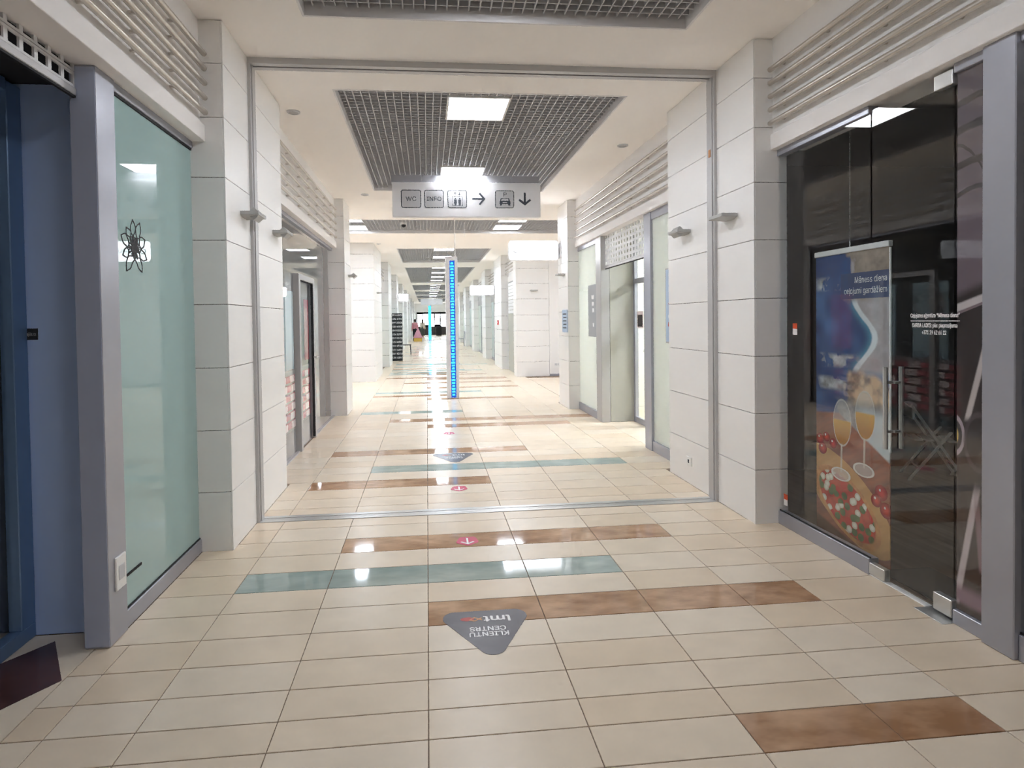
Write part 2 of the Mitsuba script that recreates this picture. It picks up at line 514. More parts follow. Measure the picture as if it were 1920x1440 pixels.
for side in ('left', 'right'):
    upper_wall(side, BACK, P1)
    upper_wall(side, P1E, P2)
tn = 0
for side, y0, y1, what in (('left', BACK, P1, 'over the teal window and the shutter'), ('right', BACK, P1, 'over the dark glass shop'), ('left', P1E, P2, 'over the left shop with a framed door'),
                           ('right', P1E, P2, 'over the mint shopfront')):
    tn += 1
    xa, xb = (XLW - .15, -1.42) if side == 'left' else (2.465, XRW + .2)
    struct(f'trim_{tn}', cbox(xa, xb, y0, y1, 2.69, 2.80, .003), 'fascia_paint', f'white bulkhead beam {what}')


def pipe_screen(side, y0, y1, label, step, off):
    t = thing('pipe_screen', label, 'pipe screen')
    xp = -1.405 if side == 'left' else 2.445
    xw = -1.45 if side == 'left' else 2.485
    s = -1 if side == 'left' else 1
    for z in ((2.868, 2.962, 3.056, 3.150, 3.244) if y0 < 0 else (2.84, 2.95, 3.06, 3.17, 3.28)):
        obj('pipe', tube([xp, y0, z], [xp, y1, z], .0185 if y0 < 0 else .0155, 16), 'steel_tube', t, smooth=40)
        y = y0 + off
        while y < y1 - .05:
            obj('bracket', tube([xp, y, z], [xw - s * .0015, y, z], .010, 8), 'steel_tube', t, smooth=40)
            y += step
    return t


pipe_screen('left', -2.5, 3.79, 'five steel pipes high on the left wall above the teal window', .43, .30)
pipe_screen('right', -2.5, 3.79, 'five steel pipes high on the right wall above the dark glass shop', .43, .16)
pipe_screen('left', P1E + .03, 9.03, 'five steel pipes above the left shop with a framed glass door', .53, .25)
pipe_screen('right', P1E + .03, 9.03, 'five steel pipes above the mint shopfront with the roller shutter', .53, .25)

# ------------------------------------------------------------------ portal track of the folding partition
t = thing('partition_track', 'grey metal track frame running up both pilasters, across ceiling and floor', 'track frame')
obj('jamb', join(cbox(XL - .005, XL + .022, YTRACK - .06, YTRACK + .06, 0, ZC, .002), cbox(XL + .02, XL + .03, YTRACK - .035, YTRACK + .035, 0, ZC - .05, .002)), 'aluminium_dull', t)
obj('jamb', join(cbox(XR - .022, XR + .005, YTRACK - .06, YTRACK + .06, 0, ZC, .002), cbox(XR - .03, XR - .02, YTRACK - .035, YTRACK + .035, 0, ZC - .05, .002)), 'aluminium_dull', t)
obj('head', join(cbox(XL, XR, YTRACK - .06, YTRACK - .012, ZC - .045, ZC + .01, .002), cbox(XL, XR, YTRACK + .012, YTRACK + .06, ZC - .045, ZC + .01, .002), box(XL, XR, YTRACK - .012, YTRACK + .012, ZC - .02, ZC)), 'aluminium_dull', t)
obj('floor_rail', join(cbox(XL, XR, YTRACK - .064, YTRACK - .018, -.01, .004, .001), cbox(XL, XR, YTRACK - .012, YTRACK + .012, -.01, .003, .001), cbox(XL, XR, YTRACK + .018, YTRACK + .064, -.01, .004, .001)), 'brushed_steel', t)
obj('keeper', cbox(XR - .036, XR - .028, YTRACK - .02, YTRACK + .01, 2.80, 2.86, .002), 'sticker_orange', t, label='small brass keeper')

# ------------------------------------------------------------------ wall lamps
def wedge(half, deep, thick, tip):
    """A lamp body: a thick lozenge seen from the front, tapering to thin side wings."""
    out = []
    for s in (-1, 1):
        out.append(trimesh.convex.convex_hull([[s * half, 0, .012], [s * half, 0, -.012], [s * half, deep * .7, .010], [s * half, deep * .7, -.010], [0, 0, thick], [0, 0, -thick * .6], [0, deep * .8, thick * .5], [0, deep * .8, -thick * .6]]))
    return out


def wall_lamp(pos, axis, label, star=True, group=None):
    """axis: 'l' on the left wall, 'r' on the right wall, 'f' on a wall facing the viewer."""
    t = thing('wall_lamp', label, 'wall lamp', group)
    ang = {'l': -90, 'r': 90, 'f': 180}[axis]
    M = trimesh.transformations.rotation_matrix(math.radians(ang), [0, 0, 1])
    M[:3, 3] = pos
    plate = cbox(-.10, .10, 0, .125, -.012, .014, .003)
    body = trimesh.convex.convex_hull([[-.10, 0, -.012], [.10, 0, -.012], [-.10, .05, -.012], [.10, .05, -.012], [-.06, .0, -.026], [.06, 0, -.026], [-.10, .12, -.012], [.10, .12, -.012]])
    for nm, m in (('shade', plate), ('body', body)):
        m = m.copy()
        m.apply_transform(M)
        obj(nm, m, 'lamp_grey', t)
    if star:
        c = trimesh.creation.box([.13, .066, .066])
        c.apply_transform(trimesh.transformations.rotation_matrix(math.radians(45), [1, 0, 0]))
        c.apply_translation([0, .082, 0])
        c.apply_transform(M)
        obj('reflector', c, 'lamp_grey', t)
    return t


wall_lamp([XL, 4.20, 2.285], 'l', 'grey wedge wall lamp on the left pilaster, nearer than the partition track')
wall_lamp([XL, 5.03, 2.285], 'l', 'grey wedge wall lamp at the far edge of the left pilaster')
wall_lamp([XR, 4.13, 2.270], 'r', 'flat grey wall lamp on the right pilaster, nearer than the partition track', star=False)
wall_lamp([XR, 4.88, 2.270], 'r', 'grey wedge wall lamp at the far edge of the right pilaster')
wall_lamp([XL, 9.62, 2.285], 'l', 'small grey wall lamp on the slim left pilaster at the crossing')
wall_lamp([XR, 9.42, 2.265], 'r', 'small grey wall lamp on the slim right pilaster at the crossing', star=False)
wall_lamp([2.81, 14.6, 2.27], 'f', 'small grey wall lamp on the broad right pier behind the crossing', star=False)
wall_lamp([-1.30, 15.0, 2.27], 'l', 'small grey wall lamp on the broad left pier behind the crossing', star=False)

# ------------------------------------------------------------------ small ceiling fittings
def speaker(x, y, label, r=.062):
    t = thing('ceiling_speaker', label, 'ceiling speaker')
    obj('rim', trimesh.creation.revolve([[r * .72, ZC - .012], [r, ZC - .008], [r, ZC + .004], [r * .72, ZC + .004]], sections=32), 'sign_grey', t, smooth=40)
    obj('grille', trimesh.creation.cylinder(radius=r * .74, segment=[[x, y, ZC - .009], [x, y, ZC]], sections=24), 'aluminium_dull', t)
    k = t + '__rim'
    scene[k]['to_world'] = T().translate([x, y, 0])


speaker(-1.215, 5.42, 'round grey ceiling speaker by the left pilaster')
speaker(2.26, 6.26, 'round grey ceiling speaker by the pipes of the mint shopfront')
speaker(-0.93, 8.85, 'round white ceiling speaker left of the hanging sign')
speaker(-1.19, 14.4, 'round ceiling speaker by the left pier behind the crossing')
speaker(2.15, 14.0, 'round ceiling speaker by the right pier behind the crossing')

# ------------------------------------------------------------------ hanging direction sign
SY = 7.68
t = thing('direction_sign', 'white hanging direction sign with WC, INFO, lift and parking pictograms', 'sign')
sx = lambda px: -0.4416 + (px - 735) * 0.00733
sz = lambda py: 3.393 - (py - 342) * 0.00713
obj('panel', cbox(sx(735), sx(1012.5), SY, SY + .09, sz(408.5), sz(342), .006), 'sign_white', t)
for a, b in ((733, 789), (789.8, 957), (957.8, 1011)):
    obj('mounting_rail', cbox(sx(a), sx(b), SY + .03, SY + .06, sz(341.6), sz(328), .002), 'sign_top', t)
for px in (800, 945):
    obj('hanger_rod', tube([sx(px), SY + .045, sz(328.5)], [sx(px), SY + .045, ZTOP], .006, 8), 'aluminium_dull', t)
R_, U_ = [1, 0, 0], [0, 0, 1]


def sign_poly(nm, poly, m, parent, lift=.0035, depth=.0015, lab=None):
    """poly in (photo px, photo py) of the sign's face."""
    q = sa.affine_transform(poly, [.00733, 0, 0, -.00713, -0.4416 - 735 * .00733, 3.393 + 342 * .00713])
    e = extrude(q, depth)
    return obj(nm, onto(e, [0, SY - lift + depth, 0], R_, U_), m, parent, label=lab)


def picto(x0, x1, y0=357, y1=391, lab=None):
    sq = sg.box(x0 + 4, y0 + 4, x1 - 4, y1 - 4).buffer(4, quad_segs=5)
    p = sign_poly('pictogram', sq, 'ink_grey', t, .002, .002, lab)
    sign_poly('face', sq.buffer(-1.35), 'sign_grey', p, .003, .001)
    return p


def sign_text(s, px, py, hpx, parent, width):
    m = text(s, hpx * .00713, [sx(px), SY - .0045, sz(py)], R_, U_, .0015, width=width * .00733, align='c')
    obj('lettering', m, 'ink_grey', parent)


p = picto(751, 788, lab='square WC pictogram')
sign_text('WC', 769.5, 378, 8, p, 19)
p = picto(794, 830, lab='square INFO pictogram')
sign_text('INFO', 812, 378, 8, p, 27)
p = picto(837, 873, lab='square lift pictogram with two figures')
cab = sg.box(846, 369, 865, 387)
sign_poly('cabin', cab.difference(cab.buffer(-.6)), 'ink_grey', p, .0045)
for cx in (851.5, 859.5):
    fig = sg.Point(cx, 373.2).buffer(1.4).union(sg.Polygon([(cx - 2.4, 375), (cx + 2.4, 375), (cx + 2.4, 380.5), (cx + 1.5, 386), (cx - 1.5, 386), (cx - 2.4, 380.5)]))
    if cx < 855:
        fig = fig.union(sg.Polygon([(cx - 1.2, 376), (cx + 1.2, 376), (cx + 3.2, 382), (cx - 3.2, 382)]))
    sign_poly('figure', fig, 'ink_grey', p, .0045)


def arrow_poly(cx, cy, L, w, head, ang):
    shaft = sg.LineString([(-L / 2, 0), (L / 2 - w * .8, 0)]).buffer(w / 2, cap_style=2)
    hd = sg.LineString([(L / 2 - head, -head * .95), (L / 2 - w * .7, 0), (L / 2 - head, head * .95)]).buffer(w / 2, cap_style=2, join_style=2)
    return sa.translate(sa.rotate(shaft.union(hd), ang, origin=(0, 0)), cx, cy)


sign_poly('small_arrow', arrow_poly(851, 364, 6, 1.0, 2.4, -90), 'ink_grey', p, .0045)
sign_poly('small_arrow', arrow_poly(859, 364, 6, 1.0, 2.4, 90), 'ink_grey', p, .0045)
sign_poly('arrow', arrow_poly(895.5, 373.5, 25, 3.4, 11.5, 0), 'ink_grey', t, .002, lab='arrow pointing right')
p = picto(926, 962, lab='square parking pictogram with car')
sign_text('P', 945, 368.5, 7.5, p, 6)
car = sg.Polygon([(937, 372), (952, 372), (954.5, 378), (935, 378)]).difference(sg.Polygon([(938.5, 373.2), (950.7, 373.2), (952, 377), (937, 377)]))
car = car.union(sg.box(934.5, 378, 955, 383)).union(sg.box(935, 383, 938.5, 386)).union(sg.box(950.5, 383, 954.5, 386)).difference(sg.box(940, 379.5, 949, 381.5))
sign_poly('car', car, 'ink_grey', p, .0045)
sign_poly('arrow', arrow_poly(982.5, 373.5, 25, 4.0, 11.5, 90), 'ink_grey', t, .002, lab='arrow pointing down')

# ------------------------------------------------------------------ left near bay: post, teal window, shutter, entry recess
t = thing('shopfront_post', 'broad grey metal post between the blue entry and the teal window', 'post')
obj('body', cbox(-1.60, -1.49, 2.725, 2.885, 0, 2.69, .004), 'aluminium', t)
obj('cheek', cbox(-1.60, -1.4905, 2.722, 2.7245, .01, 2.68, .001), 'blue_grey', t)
obj('guide_slot', box(-1.625, -1.60, 2.80, 2.885, 0, 2.62), 'gasket', t, label='black shutter guide slot')
t = thing('wall_socket', 'white socket plate low on the broad grey post', 'socket')
obj('plate', cbox(-1.491, -1.480, 2.775, 2.862, .24, .40, .003), 'white_plastic', t)
obj('insert', cbox(-1.481, -1.477, 2.793, 2.845, .285, .355, .002), 'sign_grey', t)
t = thing('window_1', 'teal frosted shop window between the grey post and the left pilaster', kind='structure')
obj('pane', box(-1.53, -1.515, 2.885, P1, .09, 2.64), 'pane_teal', t)
obj('sill', cbox(-1.57, -1.50, 2.885, P1, 0, .088, .003), 'aluminium', t)
obj('top_rail', cbox(-1.57, -1.50, 2.885, P1, 2.645, 2.69, .003), 'aluminium', t)
obj('gasket', join(box(-1.516, -1.508, 2.885, P1, 2.632, 2.645), box(-1.516, -1.508, 2.885, P1, .088, .095)), 'gasket', t)
# ink flower on the pane
fc = np.array([3.085, 1.905])
petals = []
for ang, ln, wd in ((95, .145, .035), (68, .15, .035), (128, .12, .035), (158, .13, .04), (28, .12, .04), (205, .12, .032), (238, .15, .035), (300, .14, .032), (338, .13, .035)):
    a = math.radians(ang)
    s = np.linspace(0, 1, 24)
    prof = np.sin(np.pi * s ** .8) * wd * (1 + .25 * np.sin(9 * s))
    up_ = np.stack([np.cos(a) * ln * s * 1.05 - np.sin(a) * prof, np.sin(a) * ln * s + np.cos(a) * prof], 1)
    dn_ = np.stack([np.cos(a) * ln * s * 1.05 + np.sin(a) * prof, np.sin(a) * ln * s - np.cos(a) * prof], 1)
    petals.append(sg.LineString(np.vstack([up_, dn_[::-1]])).buffer(.0028))
core = [sg.LineString([(0, 0), (.06 * math.cos(a) * k, .06 * math.sin(a) * k)]).buffer(.003) for a, k in zip(np.linspace(0, 6.28, 40), [rng.uniform(.4, 1.1) for _ in range(40)])]
flower = sg.Point(0, 0).buffer(.028)
for g in petals + core:
    flower = flower.union(g)
m = extrude(flower, .001)
# reading along -y? the left wall is seen with +y to the right
obj('flower_print', onto(m, [-1.514, fc[0], fc[1]], [0, 1, 0], [0, 0, 1]), 'black_ink', None, label='black ink flower print on the teal window', cat='print')
obj('door_slot', join(cbox(-1.516, -1.510, 2.89, 3.07, .245, .258, .001), cbox(-1.516, -1.510, 2.893, 2.905, .275, .285, .001)), 'gasket', 'window_1', label='thin black slot')


def shutter(label, x, ya, yb, ztop, rows, pitch_z, pitch_y, hole_w, hole_h):
    """A perforated roller shutter partly lowered: slat by slat."""
    t = thing('roller_shutter', label, 'roller shutter')
    L = yb - ya
    n = int(L / pitch_y)
    holes = [sg.box((k + .5) * L / n - hole_w / 2, -hole_h / 2, (k + .5) * L / n + hole_w / 2, hole_h / 2) for k in range(n)]
    pl = sg.box(0, -pitch_z / 2 + .002, L, pitch_z / 2 - .002)
    for hh in holes:
        pl = pl.difference(hh)
    e = ply(onto(extrude(pl, .010), [x, ya, 0], [0, 1, 0], [0, 0, 1]), 'shutter_white')
    for r in range(rows):
        obj('slat', {**e, 'to_world': T().translate([0, 0, ztop - (r + .5) * pitch_z])}, None, t)
    zb = ztop - rows * pitch_z
    obj('bottom_bar', cbox(x - .005, x + .018, ya, yb, zb - .035, zb - .002, .003), 'aluminium_dull', t)
    obj('gasket', box(x, x + .014, ya, yb, zb - .045, zb - .035), 'gasket', t)
    return t


shutter('perforated white roller shutter at the top left corner, nearly fully raised', -1.585, 0.3, 2.72, 2.725, 2, .072, .083, .062, .046)
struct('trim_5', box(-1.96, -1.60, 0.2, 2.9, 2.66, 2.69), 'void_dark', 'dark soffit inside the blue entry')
struct('wall_recess', cbox(-1.96, -1.602, 2.885, 2.93, 0, 2.66, .002), 'blue_panel', 'blue panelled side of the entry at the left photo edge')
struct('wall_entry', box(-1.96, -1.5, BACK, 0.25, 0, 2.7), 'wall_paint', 'white wall beside the blue entry behind the viewpoint')
t = thing('door_label', 'small black sticker on the blue entry panel', 'sticker')
obj('plate', cbox(-1.925, -1.868, 2.881, 2.886, 1.438, 1.492, .001), 'black_ink', t)
obj('lettering', text('ajlus', .016, [-1.92, 2.8805, 1.458], [1, 0, 0], [0, 0, 1], .0008, width=.046), 'aluminium_dull', t)
t = thing('window_2', 'blue framed glass shopfront inside the left entry', kind='structure')
obj('pane', sheet(-1.955, 0.25, 2.80, .07, 2.60), 'pane_clear', t)
obj('sill', cbox(-1.975, -1.915, 0.25, 2.885, 0, .07, .003), 'aluminium_blue', t)
obj('stile', cbox(-1.975, -1.915, 2.79, 2.885, .07, 2.64, .004), 'aluminium_blue', t)
obj('top_rail', cbox(-1.975, -1.915, 0.25, 2.79, 2.59, 2.65, .003), 'aluminium_blue', t)
# the dim shop behind it
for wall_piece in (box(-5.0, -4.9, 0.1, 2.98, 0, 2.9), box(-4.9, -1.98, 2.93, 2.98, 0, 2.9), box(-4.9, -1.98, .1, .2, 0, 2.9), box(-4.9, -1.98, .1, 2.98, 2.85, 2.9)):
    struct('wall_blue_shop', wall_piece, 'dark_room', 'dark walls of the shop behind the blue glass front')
struct('floor_blue_shop', box(-4.9, -1.98, 0.2, 2.93, -.01, -.002), 'tile_beige_pale', 'pale floor of the shop behind the blue glass front')
obj('inlay', join(*[extrude(sg.Polygon([(x, y + .32), (x + .3, y), (x, y - .32), (x - .3, y)]), .001) for x in (-2.6, -3.3, -4.0) for y in (.8, 1.5, 2.2)]), 'tile_maroon', 'floor_blue_shop', label='dark diamond inlays')
scene['floor_blue_shop__inlay']['to_world'] = T().translate([0, 0, -.002])

# ------------------------------------------------------------------ left second bay: shop with the framed glass door
t = thing('window_3', 'frameless glass front of the left shop past the pilaster', kind='structure')
obj('pane', sheet(-1.516, P1E, 6.66, .012, 2.64), 'pane_clear', t)
obj('pane', sheet(-1.516, 7.56, P2, .012, 2.64), 'pane_clear', t)
obj('pane', sheet(-1.516, 6.66, 7.56, 2.085, 2.64), 'pane_clear', t)
obj('top_rail', cbox(-1.55, -1.49, P1E, P2, 2.645, 2.69, .003), 'aluminium', t)
obj('floor_channel', join(cbox(-1.53, -1.49, P1E, 6.66, 0, .014, .002), cbox(-1.53, -1.49, 7.56, P2, 0, .014, .002)), 'aluminium_dull', t)
t = thing('door_1', 'narrow framed glass door in the left shop front', kind='structure')
obj('frame', join(cbox(-1.54, -1.47, 6.66, 6.74, 0, 2.08, .004), cbox(-1.54, -1.47, 7.48, 7.56, 0, 2.08, .004), cbox(-1.54, -1.47, 6.74, 7.48, 2.01, 2.08, .004)), 'aluminium_dull', t)
obj('gasket', join(box(-1.505, -1.475, 7.466, 7.48, .02, 2.0), box(-1.505, -1.475, 6.74, 7.47, 2.0, 2.01)), 'gasket', t)
obj('pane', sheet(-1.512, 6.75, 7.46, .02, 1.99), 'pane_clear', t)
obj('handle', join(tube([-1.47, 7.43, 1.06], [-1.40, 7.43, 1.06], .009), tube([-1.41, 7.44, 1.06], [-1.41, 7.25, 1.06], .009)), 'brushed_steel', t, smooth=40)
for wall_piece in (box(-4.8, -4.7, P1E, P2E, 0, 3.0), box(-4.7, -1.65, P1E - .05, P1E, 0, 3.0), box(-4.7, -1.65, P2, P2 + .05, 0, 3.0), box(-4.7, -1.55, P1E, P2, 2.9, 2.95)):
    struct('wall_left_shop', wall_piece, 'shop_grey', 'grey walls inside the left shop with the framed door')
struct('floor_left_shop', box(-4.7, -1.52, P1E, P2, -.01, -.001), 'shop_grey', 'grey floor inside the left shop with the framed door')
light_panel(-2.9, 6.6, 'square light panel inside the left shop with the framed door', 2.0, z=2.88)
light_panel(-2.6, 8.3, 'square light panel deeper inside the left shop with the framed door', 2.2, z=2.88)
t = thing('shop_poster', 'light blue poster with a round dark motif behind the left shop glass', 'poster')
obj('sheet', cbox(-1.92, -1.90, 6.9, 7.45, 0, 1.95, .002), 'poster_cyan', t)
ring = sg.Point(0, 0).buffer(.25).difference(sg.Point(.05, .05).buffer(.17))
obj('motif', onto(extrude(ring, .002), [-1.9, 7.18, 1.62], [0, 1, 0], [0, 0, 1]), 'poster_grey', t)
obj('shop_poster', cbox(-1.92, -1.90, 7.75, 8.20, 0, 1.95, .002), 'poster_cyan', label='plain pale blue poster seen through the framed glass door', cat='poster')
obj('banner', cbox(-1.82, -1.80, 8.5, 8.95, .95, 1.85, .003), 'red_strip', label='red hanging banner behind the left shop glass', cat='banner')
t = thing('brochure_rack', 'rack with red strips and white cards behind the left shop glass', 'rack')
obj('back_board', cbox(-1.76, -1.745, 6.55, 8.75, .12, .90, .003), 'shop_grey', t)
for r in range(6):
    z = .80 - .115 * r
    obj('shelf_strip', cbox(-1.745, -1.70, 6.55, 8.75, z - .035, z + .035, .003), 'red_strip', t)
    for k in range(5):
        y = 6.68 + .42 * k + .06 * (r % 2)
        obj('card', cbox(-1.70, -1.694, y, y + .20, z - .038, z + .045, .001), 'card_white', t)
for y in (6.6, 8.7):
    obj('leg', box(-1.775, -1.75, y - .02, y + .02, 0, .95), 'shop_grey', t)

# ------------------------------------------------------------------ right near bay: dark glass shop
t = thing('window_4', 'dark glass shop window with the food poster behind it', kind='structure')
obj('pane', sheet(XRW, 2.985, P1 - .01, .10, 2.645), 'pane_tinted', t)
obj('sill', cbox(XRW - .015, XRW + .05, 2.985, P1, 0, .095, .003), 'aluminium', t)
obj('top_rail', cbox(XRW - .015, XRW + .05, 2.985, P1, 2.645, 2.69, .003), 'aluminium', t)
obj('gasket', box(XRW - .004, XRW, 2.985, P1, .095, .103), 'gasket', t)
t = thing('door_2', 'dark glass door with white lettering and a steel pull bar', kind='structure')
obj('pane', sheet(XRW, 2.475, 2.975, .02, 2.66), 'pane_tinted', t)
for nm, d in (('pull_bar', -.042), ('inner_pull_bar', .052)):
    xb = XRW + d
    obj(nm, join(tube([xb, 2.835, .765], [xb, 2.835, 1.215], .012, 14), tube([xb, 2.835, .86], [XRW + (.01 if d > 0 else 0), 2.835, .86], .008), tube([xb, 2.835, 1.13], [XRW + (.01 if d > 0 else 0), 2.835, 1.13], .008)), 'brushed_steel', t, smooth=40)
for q, nm in (((2.475, 2.575, 2.60, 2.672), 'top_patch'), ((2.475, 2.575, .018, .105), 'bottom_patch'), ((2.875, 2.985, .010, .075), 'lock_patch')):
    obj(nm, cbox(XRW - .014, XRW + .024, *q, .003), 'brushed_steel', t)
obj('closer_plate', cbox(XRW - .075, XRW + .06, 2.46, 2.62, 0, .003, .001), 'brushed_steel', t)
obj('threshold', cbox(XRW - .012, XRW + .03, 2.62, 2.985, 0, .006, .002), 'white_plastic', t)
DR, DU = [0, -1, 0], [0, 0, 1]           # reading direction on the right-hand glass
for s, h, z, w in (('Ceļojumu aģentūra "Mēness diena"', .020, 1.484, .272), ('DARBA LAIKS: pēc pieprasījuma', .020, 1.434, .25), ('+371 29 62 66 22', .020, 1.398, .135)):
    obj('lettering', text(s, h, [XRW - .001, 2.583, z], DR, DU, .001, True, width=w, align='c'), 'sticker_white', t)
obj('lettering_rule', box(XRW - .002, XRW, 2.447, 2.719, 1.464, 1.468), 'sticker_white', t)
for z0, lab in ((1.37, 'orange and white alarm sticker at eye level on the dark glass'), (.15, 'orange and white alarm sticker near the sill of the dark glass')):
    s_ = thing('alarm_sticker', lab, 'sticker')
    ya, yb = (3.625, 3.67) if z0 > 1 else (3.735, 3.775)
    obj('top_half', box(XRW - .002, XRW, ya, yb, z0 + .042, z0 + .08), 'orange', s_)
    obj('bottom_half', box(XRW - .002, XRW, ya, yb, z0, z0 + .042), 'sticker_white', s_)


def wheel_print(p, n, uv):
    """A close-up photograph of a car wheel printed on film: tyre above, silver rim and spokes below."""
    a, z = (2.475 - p.y) / 0.16, p.z
    wob = 0.012 * (fbm(a * 3, z * 9, 1.0, 2) - .5)
    col = mix(lin(104, 92, 102), lin(86, 76, 86), smoothstep(1.7, 2.5, z))
    for zz, sl, w in ((2.49, .03, .016), (2.365, .03, .020), (2.195, .045, .018), (2.06, .06, .012)):
        d = dr.abs(z - (zz + sl * a * (1.3 - a) * 1.2) + wob)
        col = mix(lin(38, 30, 34), col, smoothstep(w * .7, w * 1.2, d))
    d = dr.abs(z - (2.30 - .20 * a * a) + wob * 2)
    col = mix(lin(44, 36, 40), col, smoothstep(.006, .011, d))
    under = smoothstep(1.62, 1.56, z - .06 * a)
    col = mix(col, lin(40, 31, 33), under)
    rim = dr.abs(z - (1.525 + .055 * a))
    col = mix(lin(196, 190, 192), col, smoothstep(.012, .026, rim))
    col = mix(lin(120, 104, 112), col, smoothstep(.004, .008, dr.abs(z - (1.498 + .06 * a))))
    sp = dr.abs(a - (.40 + (z - 1.02) * 1.55))
    on = smoothstep(.98, 1.02, z) * smoothstep(1.50, 1.46, z)
    col = mix(col, lin(196, 188, 188), on * smoothstep(.12, .05, sp))
    rr = dr.sqrt(dr.square((a + .12) * .16 / .06) + dr.square((z - .915) / .095))
    col = mix(col, lin(168, 156, 164), smoothstep(.16, .08, dr.abs(rr - 1.0)))
    col = mix(col, lin(206, 176, 96), smoothstep(.62, .52, rr))
    hub = dr.sqrt(dr.square((a - .75) / .45) + dr.square((z - .90) / .13))
    col = mix(col, lin(70, 58, 64), smoothstep(.16, .04, dr.abs(hub - 1)) * .8)
    sp2 = dr.abs(a - (.05 + (z - .12) * 1.1))
    on2 = smoothstep(.09, .12, z) * smoothstep(.72, .62, z)
    col = mix(col, lin(190, 180, 184), on2 * smoothstep(.13, .06, sp2))
    sp3 = dr.abs(a - (.82 + (z - .30) * -.5))
    col = mix(col, lin(128, 104, 112), smoothstep(.12, .04, sp3) * smoothstep(.28, .32, z) * smoothstep(.72, .5, z))
    col = mix(col, lin(132, 108, 124), smoothstep(.22, .16, z) * smoothstep(.09, .13, z))
    return col


mat('wheel_film', proc(wheel_print), 0.25)
t = thing('window_5', 'narrow side pane with a car wheel print beside the dark glass door', kind='structure')
obj('pane', sheet(XRW, 2.31, 2.468, .07, 2.645), 'pane_clear', t)
obj('wheel_print', box(XRW + .008, XRW + .012, 2.31, 2.468, .072, 2.645), 'wheel_film', t, label='printed film with a close-up of a car wheel')
obj('sill', cbox(XRW - .015, XRW + .05, 2.31, 2.468, 0, .07, .003), 'aluminium', t)
obj('top_rail', cbox(XRW - .015, XRW + .05, 2.31, 2.468, 2.645, 2.69, .003), 'aluminium', t)
t = thing('shopfront_post', 'grey metal post at the right photo edge beside the car wheel print', 'post')
obj('body', cbox(XRW - .035, XRW + .06, 2.165, 2.31, 0, 2.69, .004), 'aluminium', t)
t = thing('window_6', 'dark glass window cut by the right photo edge', kind='structure')
obj('pane', sheet(XRW, -2.5, 2.165, .12, 2.645), 'pane_tinted', t)
obj('sill', cbox(XRW - .015, XRW + .05, -2.5, 2.165, 0, .115, .003), 'aluminium', t)
obj('top_rail', cbox(XRW - .015, XRW + .05, -2.5, 2.165, 2.645, 2.69, .003), 'aluminium', t)
obj('gasket', box(XRW - .004, XRW, -2.5, 2.165, .115, .124), 'gasket', t)
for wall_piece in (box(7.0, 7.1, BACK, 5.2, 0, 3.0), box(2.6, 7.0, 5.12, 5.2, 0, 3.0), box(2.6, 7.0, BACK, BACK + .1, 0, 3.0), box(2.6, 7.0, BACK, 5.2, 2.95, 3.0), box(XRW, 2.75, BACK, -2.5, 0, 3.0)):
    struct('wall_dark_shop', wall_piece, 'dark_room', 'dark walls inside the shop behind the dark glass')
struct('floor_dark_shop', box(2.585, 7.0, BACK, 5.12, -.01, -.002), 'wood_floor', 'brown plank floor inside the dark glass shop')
obj('door_mat', cbox(2.61, 2.93, 2.56, 3.02, -.002, .008, .003), 'dark_mat', label='dark grey door mat inside the dark glass door', cat='mat')


# the food and travel poster, a printed sheet hanging behind the glass
PY0, PY1, PZ = 3.614, 3.000, 1.90


